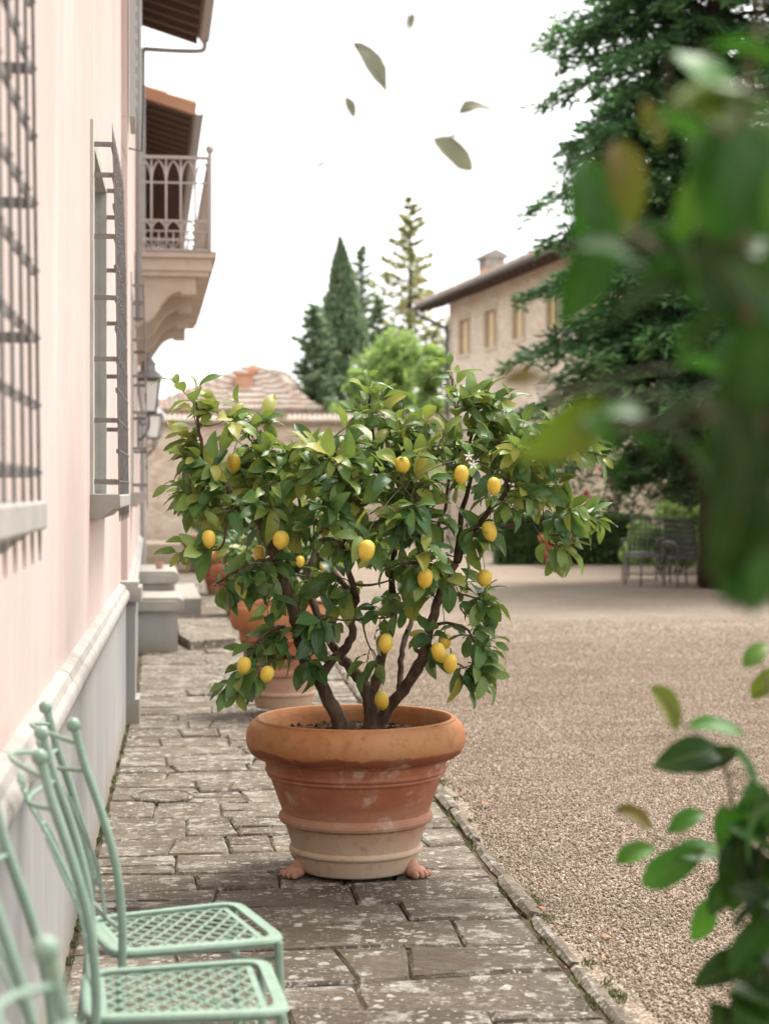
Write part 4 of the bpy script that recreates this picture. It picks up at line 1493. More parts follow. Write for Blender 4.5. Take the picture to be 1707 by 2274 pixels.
LEMONS = [(451, 1163, -0.36, 1.0), (505, 1000, -0.12, 1.0), (868, 1003, -0.36, 1.0), (996, 1024, -0.40, 1.0), (1066, 1049, -0.40, 1.0), (791, 1188, -0.56, 1.12),
          (607, 1165, -0.34, 1.0), (918, 1248, -0.40, 1.0), (1046, 1247, -0.20, 1.0), (833, 1388, -0.30, 1.0), (947, 1408, -0.34, 1.0), (972, 1432, -0.40, 1.0),
          (824, 1512, -0.12, 1.08), (527, 1436, -0.42, 1.0), (577, 1455, -0.42, 1.0), (1056, 1146, -0.26, 1.0), (960, 1385, -0.16, 0.95), (560, 1195, -0.12, 0.9), (700, 1140, 0.0, 0.9)]


def lemon_mesh():
    mb = MB()
    pr = [(0.0006, -0.0395), (0.003, -0.039), (0.006, -0.0365), (0.012, -0.0335), (0.021, -0.0275), (0.0275, -0.0175), (0.0305, -0.005), (0.0305, 0.006), (0.0275, 0.0175), (0.021, 0.0262), (0.012, 0.0315), (0.005, 0.0328), (0.0006, 0.0315)]
    mb.lathe(pr, 20)
    return mb.mesh('lemon', LEMON, True)


LEMON_ME = lemon_mesh()


def grow_tree(tname, root, tu, skel, blobs, lemons, n_single, label, rzs, seed, density=1.0, flowers=(), shoots=()):
    rs_ = random.Random(seed)
    t = empty(tname, root, -YAW, label, 'lemon tree', 'lemon trees in terracotta pots')
    bm_ = MB()
    samples = []                     # (point, radius)
    for pts_, r0, r1 in skel:
        ln = smooth_line([tu.p(*q) for q in pts_], 4)
        n = len(ln)
        rad = [r0 + (r1 - r0) * i / (n - 1) for i in range(n)]
        if r0 > 0.025: rad[0] *= 1.35; rad[1] *= 1.25; rad[2] *= 1.12
        jl = [p + Vector((rs_.uniform(-1, 1), rs_.uniform(-1, 1), rs_.uniform(-1, 1))) * 0.0035 for p in ln]
        rad = [r * rs_.uniform(0.92, 1.12) for r in rad]
        bm_.tube(jl, rad, 9 if r0 > 0.012 else 6)
        if r0 > 0.012:
            for i in range(0, n, 5):     # old pruning knots
                if rs_.random() < 0.35 and i > 6:
                    d = Vector((rs_.uniform(-1, 1), rs_.uniform(-1, 0.3), rs_.uniform(0, 1))).normalized()
                    bm_.tube([jl[i], jl[i] + d * rad[i] * 1.9], [rad[i] * 0.6, rad[i] * 0.45], 6)
        for i in range(n): samples.append((jl[i], rad[i]))
    tw = MB()
    leaves = []

    def nearest(q, up=0.10):
        best, bd = None, 1e9
        for sp_, sr_ in samples:
            d = (sp_ - q).length + max(0, sp_.z - q.z) * 0.4 + (0.08 if sr_ > 0.015 else 0)
            if d < bd: bd, best = d, (sp_, sr_)
        return best
    # side branches towards each clump
    for (u, v, w_, ru, rv, rw, n) in blobs:
        c_ = tu.p(u, v, w_)
        s_, sr_ = nearest(c_)
        if (c_ - s_).length > 0.07:
            md_ = (s_ + c_) / 2 + Vector((rs_.uniform(-0.04, 0.04), rs_.uniform(-0.04, 0.04), -0.03))
            ln = bez(s_, md_, c_, 6)
            r_ = min(sr_ * 0.7, 0.007)
            tw.tube(ln, [r_ + (0.0028 - r_) * i / 6 for i in range(7)], 5)
            for p_ in ln[1:]: samples.append((p_, 0.004))
    centre = tu.p(820, 1120, 0.0)
    for (u, v, w_, ru, rv, rw, n) in blobs:
        n = max(1, int(round(n * density)))
        for _ in range(n):
            while True:
                x_, y_, z_ = rs_.uniform(-1, 1), rs_.uniform(-1, 1), rs_.uniform(-1, 1)
                if x_ * x_ + y_ * y_ + z_ * z_ < 1: break
            tip = tu.p(u + x_ * ru * 0.86, v + y_ * rv * 0.88, w_ + z_ * rw)
            s_, sr_ = nearest(tip)
            L_ = (tip - s_).length
            if L_ > 0.30: s_ = tip + (s_ - tip) * (0.30 / L_)
            if L_ < 0.05:
                tip = tip + (tip - centre).normalized() * 0.08
            md_ = (s_ + tip) / 2 + Vector((rs_.uniform(-0.03, 0.03), rs_.uniform(-0.03, 0.03), rs_.uniform(-0.01, 0.05)))
            ln = bez(s_, md_, tip, 6)
            tw.tube(ln, [0.0026 - 0.0013 * i / 6 for i in range(7)], 4)
            nl = rs_.randint(6, 9)
            ph = rs_.uniform(0, 6.28)
            outw = (tip - centre)
            young = rs_.random() < 0.16
            for i in range(nl):
                f = 0.18 + 0.82 * (i + 0.6) / nl
                fi = min(5.999, f * 6)
                i0 = int(fi)
                pos = ln[i0].lerp(ln[i0 + 1], fi - i0)
                tg = (ln[i0 + 1] - ln[i0]).normalized()
                sd = tg.orthogonal().normalized()
                sd = Matrix.Rotation(ph + i * 2.4, 3, tg) @ sd
                dr = (tg * rs_.uniform(0.3, 0.8) + sd * rs_.uniform(0.6, 1.0) + outw * 0.25 + Vector((0, -0.10, 0)))
                dr.z += rs_.uniform(-0.60, 0.15)
                dr.normalize()
                nrm = (UP * rs_.uniform(0.5, 1.1) + Vector((rs_.uniform(-0.7, 0.7), rs_.uniform(-1.0, 0.35), rs_.uniform(-0.3, 0.3)))).normalized()
                sz = rs_.uniform(0.062, 0.122) * (0.8 if i == nl - 1 else 1)
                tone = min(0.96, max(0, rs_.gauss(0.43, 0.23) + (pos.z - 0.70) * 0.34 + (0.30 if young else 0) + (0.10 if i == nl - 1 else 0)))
                if rs_.random() < 0.015: tone = 0.995
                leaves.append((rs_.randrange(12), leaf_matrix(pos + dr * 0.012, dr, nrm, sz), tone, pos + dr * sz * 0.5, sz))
                tw.tube([pos, pos + dr * 0.016], [0.0013, 0.001], 3, False)
    for pts_, nl in shoots:
        ln = smooth_line([tu.p(*q_) for q_ in pts_], 5)
        n = len(ln) - 1
        tw.tube(ln, [0.0028 - 0.0016 * i / n for i in range(n + 1)], 5)
        ph = rs_.uniform(0, 6)
        for i in range(nl):
            f = 0.12 + 0.88 * (i + 0.8) / nl
            fi = min(n - 0.001, f * n); i0 = int(fi)
            pos = ln[i0].lerp(ln[i0 + 1], fi - i0)
            tg = (ln[i0 + 1] - ln[i0]).normalized()
            sd = Matrix.Rotation(ph + i * 2.4, 3, tg) @ tg.orthogonal().normalized()
            last = i >= nl - 2
            dr = (tg * (1.1 if last else 0.55) + sd * rs_.uniform(0.6, 0.95) + Vector((0, -0.1, -0.15))).normalized()
            nrm = (UP * 0.8 + tg * 0.4 + Vector((rs_.uniform(-0.5, 0.5), rs_.uniform(-0.9, 0.2), 0))).normalized()
            sz = rs_.uniform(0.078, 0.125) * (0.75 if last else 1)
            tone = min(0.96, max(0.2, rs_.gauss(0.66, 0.13)))
            leaves.append((rs_.randrange(12), leaf_matrix(pos + dr * 0.010, dr, nrm, sz), tone, pos + dr * sz * 0.5, sz))
            tw.tube([pos, pos + dr * 0.014], [0.0013, 0.001], 3, False)
    # fruit
    lem = []
    for (u, v, w_, s_) in lemons:
        q_ = tu.p(u, v, w_)
        lem.append((u, v, w_, q_))
        o = inst('lemon', LEMON_ME, t, q_, (rs_.uniform(-0.25, 0.25), rs_.uniform(-0.25, 0.25), rs_.uniform(0, 6)), (s_ * rs_.uniform(0.82, 1.0),) * 2 + (s_ * rs_.uniform(0.88, 1.12),))
        top = q_ + Vector((0, 0, 0.030 * s_))
        a_, _r = nearest(q_ + Vector((0, 0, 0.16)))
        tw.tube(bez(top, top + Vector((0, 0, 0.06)), a_, 6), [0.0016] * 7, 4)
    keep = []
    for lf in leaves:
        u, v = tu.uv(lf[3])
        drop = False
        for (lu, lv, lw, lq) in lem:
            if lf[3].y < lq.y + 0.02 and abs(u - lu) < 28 and abs(v - lv) < 28 and rs_.random() < 0.62: drop = True
        # keep the open bowl under the crown clear, as in the photograph
        if v > 1330 and 700 < u < 900 and rs_.random() < 0.55: drop = True
        if not drop: keep.append((lf, u, v))
    # which leaves show largest: few others in front
    score = []
    arr = np.array([(k_[1], k_[2], k_[0][3].y) for k_ in keep])
    for i, (lf, u, v) in enumerate(keep):
        near_ = (np.abs(arr[:, 0] - u) < 18) & (np.abs(arr[:, 1] - v) < 18) & (arr[:, 2] < arr[i, 2] - 0.01)
        score.append(lf[4] * 10 * math.exp(-0.8 * near_.sum()))
    order = np.argsort(-np.array(score)) if len(keep) else []
    single = set(order[:n_single].tolist()) if n_single else set()
    if single:
        mes = leaf_single_meshes(LEAF)
        for i in sorted(single):
            lf = keep[i][0]
            o = bpy.data.objects.new('leaf', mes[lf[0]])
            COL.objects.link(o)
            o.parent = t
            o.matrix_local = lf[1]
            o.color = (lf[2], 0, 0, 1)
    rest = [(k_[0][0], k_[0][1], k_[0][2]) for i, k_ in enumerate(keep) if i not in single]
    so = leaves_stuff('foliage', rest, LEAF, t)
    so['kind'] = 'stuff'
    bo = bm_.build('trunk', BARK, t, True, world=False)
    to = tw.build('twigs', TWIG, t, True, world=False)
    to['kind'] = 'stuff'
    for (u, v, w_) in flowers:
        mb = MB()
        c_ = tu.p(u, v, w_)
        for i in range(5):
            a_ = i * 2 * PI / 5 + 0.3
            d = Vector((math.cos(a_), -0.35, math.sin(a_)))
            s2 = Vector((-math.sin(a_), 0, math.cos(a_)))
            mb.add([c_, c_ + d * 0.010 + s2 * 0.004, c_ + d * 0.021, c_ + d * 0.010 - s2 * 0.004], [(0, 1, 2, 3)])
        mb.ball(c_ + Vector((0, -0.004, 0)), 0.004, 6, 4)
        mb.build('blossom', WHITEPET, t, world=False)
    return t


grow_tree('lemon_tree', ROOT, TU, SKEL, BLOBS, LEMONS, 300, 'lemon tree with yellow fruit and spreading crown in the front pot', 0, 5, 0.80, [(1022, 1003, -0.42), (1012, 985, -0.36)], SHOOTS)

# ------------------------------------------------------------------ the other pots of the row
P2 = at(612, 1540, 11.5); P2.z = 0.04
make_pot(P2, 0.83, 1.22, TERRA2, 'tall lime-streaked terracotta pot directly behind the front pot', 'dark soil inside the second pot', seed=9)
R2 = Vector((P2.x, P2.y, 0.04 + 0.52 * 1.22))
TU2 = TreeUnits(R2, R2.dot(FWD))
sk2 = [([(625, 1330, 0), (620, 1270, 0), (600, 1200, 0.0), (580, 1150, 0.0)], 0.026, 0.006), ([(620, 1270, 0), (660, 1200, 0.1), (700, 1120, 0.1)], 0.018, 0.005), ([(620, 1270, 0), (610, 1180, -0.1), (640, 1100, -0.1)], 0.015, 0.005), ([(620, 1270, 0), (560, 1200, 0.1), (520, 1180, 0.1)], 0.012, 0.004)]
bl2 = [(560, 1190, 0, 70, 60, 0.3, 16), (640, 1150, 0, 80, 80, 0.4, 24), (720, 1180, 0, 80, 80, 0.4, 22), (640, 1230, 0, 80, 40, 0.3, 10), (800, 1170, 0.1, 60, 60, 0.3, 12), (500, 1180, 0.1, 40, 50, 0.2, 8)]
grow_tree('lemon_tree', R2, TU2, sk2, bl2, [(648, 1212, -0.3, 1.0), (575, 1235, -0.3, 1.0), (700, 1220, -0.35, 1.0), (455, 1195, 0.0, 0.9)], 0, 'second lemon tree, mostly hidden behind the front crown', 0, 17)


def rhombs(Pc, D, Wd):
    n = len(Pc)
    V = np.empty((n, 4, 3))
    V[:, 0] = Pc - D; V[:, 1] = Pc + Wd; V[:, 2] = Pc + D; V[:, 3] = Pc - Wd
    F_ = np.arange(n * 4).reshape(n, 4)
    return V.reshape(-1, 3), F_


def rand_dirs(rs_, n):
    a_ = rs_.normal(size=(n, 3))
    return a_ / np.linalg.norm(a_, axis=1, keepdims=True)


def clump_leaves(rs_, centres, radii, n, size, flat=0.3, shell=0.4):
    """leaf-sized faces through a set of overlapping clumps"""
    k_ = rs_.randint(0, len(centres), n)
    d = rand_dirs(rs_, n)
    rr_ = (shell + (1 - shell) * rs_.rand(n)) ** 0.6
    Pc = centres[k_] + d * radii[k_] * rr_[:, None]
    D = rand_dirs(rs_, n); D[:, 2] -= flat
    D /= np.linalg.norm(D, axis=1, keepdims=True)
    Wd = np.cross(D, rand_dirs(rs_, n))
    Wd /= np.linalg.norm(Wd, axis=1, keepdims=True) + 1e-9
    s = size * (0.6 + 0.8 * rs_.rand(n))
    V, F_ = rhombs(Pc, D * s[:, None], Wd * s[:, None] * 0.45)
    tone = rs_.rand(len(centres))[k_] * 0.45 + rs_.rand(n) * 0.55
    return V, F_, np.repeat(tone, 4)


def bush(name, parent, centres, radii, n, size, m, seed, stuff=True):
    rs_ = np.random.RandomState(seed)
    V, F_, T = clump_leaves(rs_, np.array(centres, float), np.array(radii, float), n, size)
    o = np_mesh(name, V, F_, m, parent, {'rnd': T})
    o.color = (0, 0, 0, 1)
    return o


for i, (u, v, d, sr, sz, m_, lb, sl_) in enumerate([
        (531, 1330, 20.4, 0.98, 1.05, TERRA3, 'third terracotta pot along the path, half hidden by foliage', 'dark soil inside the third pot'),
        (481, 1284, 24.6, 0.92, 1.1, TERRA3, 'fourth terracotta pot along the path, narrow and orange', 'dark soil inside the fourth pot'),
        (434, 1230, 32.0, 0.9, 1.1, TERRA2, 'farthest terracotta pot, close to the end of the house', 'dark soil inside the farthest pot')]):
    q_ = at(u, v, d); q_.z = 0.0
    make_pot(q_, sr, sz, m_, lb, sl_, seed=20 + i)
    pl = empty('potted_shrub', (q_.x, q_.y, 0.5 * sz), 0, ['leafy green shrub growing in the third pot', 'dense green shrub growing in the fourth pot', 'green geranium with red flowers in the farthest pot'][i], 'shrub', 'shrubs in the far pots')
    h_ = [1.0, 0.95, 1.1][i]
    bush('foliage', pl, [(0, 0, 0.35 * h_), (0.25, 0, 0.55 * h_), (-0.25, 0.1, 0.6 * h_), (0.05, -0.1, 0.85 * h_), (0.2, 0.1, 0.95 * h_), (-0.2, 0, 0.95 * h_), (0, 0, 1.25 * h_)], [(0.25, 0.25, 0.25)] * 7, 2200, 0.05, LEAF if i < 2 else HEDGE, 50 + i)
    b = MB()
    b.tube([(0, 0, 0), (0.02, 0, 0.3), (-0.03, 0.02, 0.8)], [0.03, 0.022, 0.01], 7)
    b.build('trunk', BARK, pl, True, world=False)
    if i == 2:
        rr_ = random.Random(4)
        for j in range(14):
            b = MB()
            c_ = Vector((rr_.uniform(-0.5, 0.35), rr_.uniform(-0.4, 0.0), rr_.uniform(0.6, 1.35)))
            for kk in range(5): b.ball(c_ + Vector((rr_.uniform(-0.03, 0.03), rr_.uniform(-0.03, 0.03), rr_.uniform(-0.03, 0.03))), 0.028, 6, 4)
            b.build('flower', REDPET, pl, world=False)

# ------------------------------------------------------------------ green garden chairs
def chair_meshes():
    d = {}
    W_, D_, H = 0.39, 0.40, 0.45   # local: x forward (seat depth), y across
    # seat frame: rounded trapezoid loop of flat bar
    pts_ = []
    c = [(-D_ / 2, -W_ / 2 * 0.86), (D_ / 2, -W_ / 2), (D_ / 2, W_ / 2), (-D_ / 2, W_ / 2 * 0.86)]
    def rounded(c, r, k_=4):
        out = []
        n = len(c)
        for i in range(n):
            p0, p1, p2 = Vector(c[i - 1]), Vector(c[i]), Vector(c[(i + 1) % n])
            a_ = p1 + (p0 - p1).normalized() * r
            b_ = p1 + (p2 - p1).normalized() * r
            for t in range(k_ + 1):
                s = t / k_
                out.append(a_ * (1 - s) ** 2 + p1 * 2 * s * (1 - s) + b_ * s * s)
        return out
    lp = rounded([Vector(x_) for x_ in c], 0.055)
    mb = MB()
    n = len(lp)
    cen = Vector((0, 0))
    for i in range(n):
        p = lp[i]
        inn = p + (cen - p).normalized() * 0.026
        mb.v += [(p.x, p.y, H), (inn.x, inn.y, H), (inn.x, inn.y, H - 0.006), (p.x, p.y, H - 0.020)]
    for i in range(n):
        j = (i + 1) % n
        for s in range(4):
            mb.f.append((i * 4 + s, i * 4 + (s + 1) % 4, j * 4 + (s + 1) % 4, j * 4 + s))
    # edge roll
    mb.tube([(p.x, p.y, H - 0.008) for p in lp] + [(lp[0].x, lp[0].y, H - 0.008)], 0.0085, 7, False)
    d['seat_frame'] = mb
    # lattice: expanded metal, diamonds
    mb = MB()
    nx, ny = 7, 10
    x0, x1 = -D_ / 2 + 0.045, D_ / 2 - 0.05
    mb.obox(((x1 + 0.008), 0, H - 0.010), (0.007, 0, 0), (0, W_ / 2 - 0.03, 0), (0, 0, 0.002))
    mb.obox(((x0 - 0.008), 0, H - 0.010), (0.007, 0, 0), (0, W_ / 2 * 0.86 - 0.03, 0), (0, 0, 0.002))
    def q(i, j):
        tx = i / nx
        x_ = x0 + (x1 - x0) * tx
        wy = (W_ * (0.86 + 0.14 * tx)) / 2 - 0.022
        return Vector((x_, -wy + 2 * wy * j / ny, H - 0.010))
    for i in range(nx):
        for j in range(ny + 1):
            a_, m_, b_ = q(i, j), None, q(i + 1, j)
            # zigzag strands touching their neighbours
            off = 0.5 if j % 2 == 0 else -0.5
            wy = abs(q(i, 1).y - q(i, 0).y)
            mid = (a_ + b_) / 2 + Vector((0, off * wy * 0.92, 0))
            lo, hi = q(i, 0).y, q(i, ny).y
            mid.y = max(lo, min(hi, mid.y))
            aa = a_ - Vector((0, off * wy * 0.92, 0)); bb = b_ - Vector((0, off * wy * 0.92, 0))
            aa.y = max(lo, min(hi, aa.y)); bb.y = max(lo, min(hi, bb.y))
            for (s, e_) in ((aa, mid), (mid, bb)):
                dd = (e_ - s)
                if dd.length < 1e-4: continue
                mb.obox((s + e_) / 2, dd / 2, Vector((-dd.y, dd.x, 0)).normalized() * 0.0036, (0, 0, 0.0016))
    d['seat_lattice'] = mb
    # back posts (also the rear legs)
    for sgn, nm in ((-1, 'a'), (1, 'b')):
        mb = MB()
        y_ = sgn * W_ / 2 * 0.90
        pl = [(-0.285, y_ * 0.96, 0.955), (-0.262, y_ * 0.97, 0.87), (-0.225, y_, 0.76), (-0.196, y_, 0.65), (-0.183, y_, 0.55), (-0.180, y_, 0.45), (-0.190, y_, 0.30), (-0.215, y_, 0.14), (-0.250, y_, 0.0)]
        mb.tube(smooth_line(pl, 4), 0.0100, 9)
        d['back_post_' + nm] = mb
        mb = MB()
        mb.ball((-0.290, y_ * 0.958, 0.968), 0.0165, 14, 10)
        d['finial_' + nm] = mb
        mb = MB()
        yf = sgn * (W_ / 2 - 0.012)
        mb.tube([(D_ / 2 - 0.012, yf, H - 0.012), (D_ / 2 - 0.006, yf, 0.25), (D_ / 2 + 0.004, yf, 0.0)], 0.0105, 9)
        d['front_leg_' + nm] = mb
    def bx(z):   # back surface x at height
        pl = [(0.955, -0.285), (0.87, -0.262), (0.76, -0.225), (0.65, -0.196), (0.55, -0.183), (0.45, -0.180)]
        for i in range(len(pl) - 1):
            if pl[i][0] >= z >= pl[i + 1][0]:
                t = (pl[i][0] - z) / (pl[i][0] - pl[i + 1][0])
                return pl[i][1] + (pl[i + 1][1] - pl[i][1]) * t
        return pl[-1][1]
    # top rails: two bowed bars
    for nm, z, bow, rise in (('top_rail', 0.925, 0.075, 0.022), ('mid_rail', 0.865, 0.055, -0.010), ('low_rail', 0.50, 0.012, 0.0)):
        mb = MB()
        pts_ = []
        for i in range(9):
            t = i / 8
            y_ = (-1 + 2 * t) * W_ / 2 * 0.885
            s = math.sin(PI * t)
            pts_.append((bx(z) - bow * s, y_, z + rise * s))
        mb.tube(pts_, 0.0055, 6)
        d[nm] = mb
    # pierced splat: flat plate outline with an open lyre
    mb = MB()
    def strip(cl, wd, th=0.0022):
        for i in range(len(cl) - 1):
            (y0, z0), (y1, z1) = cl[i], cl[i + 1]
            a_ = Vector((bx(z0) - 0.014 - max(0, z0 - 0.60) * 0.16, y0, z0)); b_ = Vector((bx(z1) - 0.014 - max(0, z1 - 0.60) * 0.16, y1, z1))
            dd = b_ - a_
            nn = Vector((1, 0, 0))
            sd = dd.cross(nn).normalized()
            mb.obox((a_ + b_) / 2, dd * 0.53, sd * wd / 2, nn * th)
    for s in (-1, 1):
        strip([(s * 0.030, 0.905), (s * 0.046, 0.885), (s * 0.046, 0.865), (s * 0.026, 0.83), (s * 0.020, 0.79), (s * 0.028, 0.74), (s * 0.045, 0.69), (s * 0.055, 0.63), (s * 0.046, 0.57), (s * 0.06, 0.53), (s * 0.07, 0.505)], 0.018)
        strip([(s * 0.004, 0.80), (s * 0.010, 0.75), (s * 0.022, 0.70), (s * 0.026, 0.65), (s * 0.016, 0.60), (s * 0.003, 0.565)], 0.010)
        strip([(s * 0.045, 0.66), (s * 0.075, 0.70), (s * 0.09, 0.75), (s * 0.08, 0.79)], 0.008)
    strip([(-0.032, 0.905), (0.0, 0.897), (0.032, 0.905)], 0.016)
    strip([(-0.046, 0.868), (0.046, 0.868)], 0.022)
    strip([(-0.022, 0.80), (0.022, 0.80)], 0.014)
    strip([(-0.05, 0.57), (0.05, 0.57)], 0.014)
    strip([(-0.072, 0.506), (0.072, 0.506)], 0.014)
    d['splat'] = mb
    # leg braces
    mb = MB()
    for s in (-1, 1):
        y_ = s * (W_ / 2 - 0.016)
        mb.tube(bez((D_ / 2 - 0.005, y_, 0.17), (0.0, y_ * 0.9, 0.30), (-D_ / 2 + 0.005, y_ * 0.95, 0.20), 8), 0.006, 6)
    mb.tube(bez((D_ / 2 - 0.02, -W_ / 2 + 0.02, 0.40), (D_ / 2 - 0.11, 0, 0.34), (D_ / 2 - 0.02, W_ / 2 - 0.02, 0.40), 8), 0.005, 6)
    mb.tube([(0.0, -W_ / 2 * 0.88, 0.262), (0.0, W_ / 2 * 0.88, 0.262)], 0.005, 6)
    d['brace'] = mb
    return d


CH = {}
for nm, mb in chair_meshes().items():
    clean = {'back_post_a': 'back_post', 'back_post_b': 'back_post', 'finial_a': 'finial', 'finial_b': 'finial', 'front_leg_a': 'front_leg', 'front_leg_b': 'front_leg'}.get(nm, nm)
    CH[nm] = (clean, mb.mesh(clean, GREEN, 40))
for (x_, y_, rz, lb) in [(-0.015, 4.13, 15, 'pale green iron chair farthest along the wall, seat nearest the big pot'),
                         (-0.01, 3.62, 4, 'pale green iron chair with its seat at the bottom edge, second from the big pot'),
                         (-0.04, 2.86, 2, 'pale green iron chair at the left edge showing only its slanting back posts'),
                         (0.15, 1.87, 8, 'closest pale green iron chair, blurred ball finial low in the corner')]:
    t = empty('garden_chair', (x_, y_, 0.004), R(rz), lb, 'chair', 'pale green iron chairs against the house wall')
    for nm, (clean, me) in CH.items():
        inst(clean, me, t)

# ------------------------------------------------------------------ far garden wall
gw = empty('garden_wall', cw(-3.0, 53, 0), 0, 'long stone garden wall with a tiled coping closing the courtyard', 'wall')
b = MB()
def cbox(mb, x0, x1, y0, y1, z0, z1):
    mb.box8([cw(x0, y0, z0), cw(x1, y0, z0), cw(x1, y1, z0), cw(x0, y1, z0), cw(x0, y0, z1), cw(x1, y0, z1), cw(x1, y1, z1), cw(x0, y1, z1)])
cbox(b, -12, 1.95, 53.0, 53.5, -0.1, 3.50)
b.build('wall', RUBBLE, gw)
b = MB()
cbox(b, -12, 1.95, 52.85, 53.65, 3.501, 3.58)
cop = b.build('coping', CLAY, gw)
b = MB()
for i in range(90):
    x_ = -12 + 0.07 + i * 0.155
    p0 = cw(x_, 52.78, 3.58); p1 = cw(x_, 53.25, 3.80)
    b.tube([p0, p1], [0.085, 0.075], 6)
tl = b.build('coping_tiles', CLAY, cop); tl['kind'] = 'stuff'
# lichen-yellow plants on the coping
for i, (u, lb) in enumerate([(607, 'little yellow plant growing on the coping behind the left of the tree'), (862, 'little yellow plant growing on the coping near the stone house')]):
    q_ = at(u, 908, 52.7)
    o = bush('coping_plant', None, [(0, 0, 0.06), (0.09, 0, 0.04), (-0.09, 0, 0.04)], [(0.12, 0.12, 0.10)] * 3, 260, 0.035, YELLOWF, 70 + i)
    o.location = (q_.x, q_.y, 3.72)
    tag(o, lb, 'plant', 'yellow plants on the garden wall')

# ------------------------------------------------------------------ low building with a hipped tile roof behind the wall
bar = empty('low_barn', cw(-4.5, 64, 0), 0, 'low building with a weathered hipped tile roof behind the garden wall', 'building')
def hip(u, v, d): return at(u, v, d)
x0, x1, y0, y1 = -8.6, -2.2, 60.0, 70.0
b = MB()
cbox(b, x0 + 0.5, x1 - 0.5, y0 + 0.5, y1 - 0.5, -0.1, 4.15)
b.build('wall', RUBBLE, bar)
ez = 4.2
apA, apB = cw(-4.9, 63.5, 6.0), cw(-3.9, 66.5, 6.0)
b = MB()
b.add([cw(x0, y0, ez), cw(x1, y0, ez), cw(x1, y1, ez), cw(x0, y1, ez), apA, apB], [(0, 1, 4), (1, 2, 5, 4), (2, 3, 5), (3, 0, 4, 5), (0, 3, 2, 1)])
rf = b.build('roof', CLAY, bar)
# rows of half-round tiles up the two faces that show
b = MB()
def tile_rows(e0, e1, t0, t1, n):
    for i in range(n + 1):
        a_ = i / n
        p0 = e0.lerp(e1, a_); p1 = t0.lerp(t1, a_)
        nseg = max(1, int((p1 - p0).length / 0.45))
        for j in range(nseg):
            q0 = p0.lerp(p1, j / nseg); q1 = p0.lerp(p1, (j + 1.12) / nseg)
            q0 = q0 + Vector((0, 0, 0.05 + random.uniform(-0.012, 0.012))); q1 = q1 + Vector((0, 0, 0.02))
            b.tube([q0 + Vector((0, 0, 0.03)), q1], [0.125, 0.09], 6)
tile_rows(cw(x0, y0, ez), cw(x1, y0, ez), apA, apA + Vector((0.02, 0, 0)), 34)
tile_rows(cw(x1, y0, ez), cw(x1, y1, ez), apA, apB, 36)
tile_rows(cw(x0, y1, ez), cw(x0, y0, ez), apB, apA, 30)
tl = b.build('roof_tiles', CLAY, rf); tl['kind'] = 'stuff'
b = MB()
cbox(b, -5.35, -4.75, 61.6, 62.2, 4.6, 5.65)
cbox(b, -5.42, -4.68, 61.53, 62.27, 5.651, 5.72)
ch = b.build('chimney', CLAYO, rf)
b = MB()
c_ = cw(-4.75, 62.0, 5.72)
b.tube([c_, c_ + Vector((0.0, 0.0, 0.1))], [0.2, 0.2], 10)
b.ball(c_ + Vector((0, 0, 0.12)), 0.22, 10, 8)
b.build('cowl', CLAYO, ch, True)

# ------------------------------------------------------------------ stone house on the right
sh = empty('stone_house', cw(4.0, 45, 0), 0, 'tall brick and stone house with small yellow windows on the right', 'house')
cA = Vector(cw((997 - 853.5) / FPX * 55, 55, 0))
cB = Vector(cw((1400 - 853.5) / FPX * 39.4, 39.4, 0))
dirB = (cB - cA).normalized()
LB = 27.0
nB = Vector((dirB.y, -dirB.x, 0))
if nB.dot(RIGHT) > 0: nB = -nB          # outwards, to the left
class FB:
    @staticmethod
    def p(s, o, z):
        q_ = cA + dirB * s + nB * o
        return (q_.x, q_.y, z)
EZ = 7.35
def fs(px):   # distance along the facade of a sight line
    k_ = (px - 853.5) / FPX
    # solve (cA + dir*s): xc = k*yc
    xa, ya = cA.dot(RIGHT), cA.dot(FWD); dx, dy = dirB.dot(RIGHT), dirB.dot(FWD)
    return (k_ * ya - xa) / (dx - k_ * dy)
wins = []
for (pa, pb_) in ((1020, 1042), (1077, 1101), (1139, 1163), (1214, 1240), (1300, 1330)):
    wins.append((fs(pa), fs(pb_), 5.72, 6.78))
dr0, dr1 = fs(1525), fs(1590)
b = MB()
wall_panel(b, FB, 0, LB, -0.1, EZ + 0.1, wins + [(dr0, dr1, -0.1, 2.5)], 0.3)
b.add([FB.p(0, 0, -0.1), FB.p(0, -9, -0.1), FB.p(0, -9, EZ + 0.1), FB.p(0, 0, EZ + 0.1)], [(0, 1, 2, 3)])
b.add([FB.p(LB, 0, -0.1), FB.p(LB, -9, -0.1), FB.p(LB, -9, EZ + 0.1), FB.p(LB, 0, EZ + 0.1)], [(0, 1, 2, 3)])
b.build('wall', BRICKY, sh)
b = MB()
b.fbox(FB, fs(1200), fs(1500), 0.004, 0.16, -0.1, 3.1)
b.build('lower_wall', WARMST, sh)
b = MB()
b.fbox(FB, 0.1, LB, 0.003, 0.06, 3.62, 3.75)
b.build('string_course', TRIM, sh)
for (s0, s1, z0, z1) in wins:
    b = MB()
    for (sa, sb, za, zb) in ((s0 - 0.12, s0 + 0.01, z0, z1), (s1 - 0.01, s1 + 0.12, z0, z1), (s0 - 0.12, s1 + 0.12, z1 + 0.002, z1 + 0.14), (s0 - 0.16, s1 + 0.16, z0 - 0.14, z0 - 0.002)):
        b.fbox(FB, sa, sb, -0.2, 0.03, za, zb)
    wn_ = b.build('window', TRIM2, sh)
    b = MB()
    b.fbox(FB, s0, s1, -0.19, -0.12, z0, z1)
    b.build('pane', BLIND, wn_)
    b = MB()
    b.fbox(FB, (s0 + s1) / 2 - 0.025, (s0 + s1) / 2 + 0.025, -0.12, -0.09, z0, z1)
    b.build('mullion', WOOD, wn_)
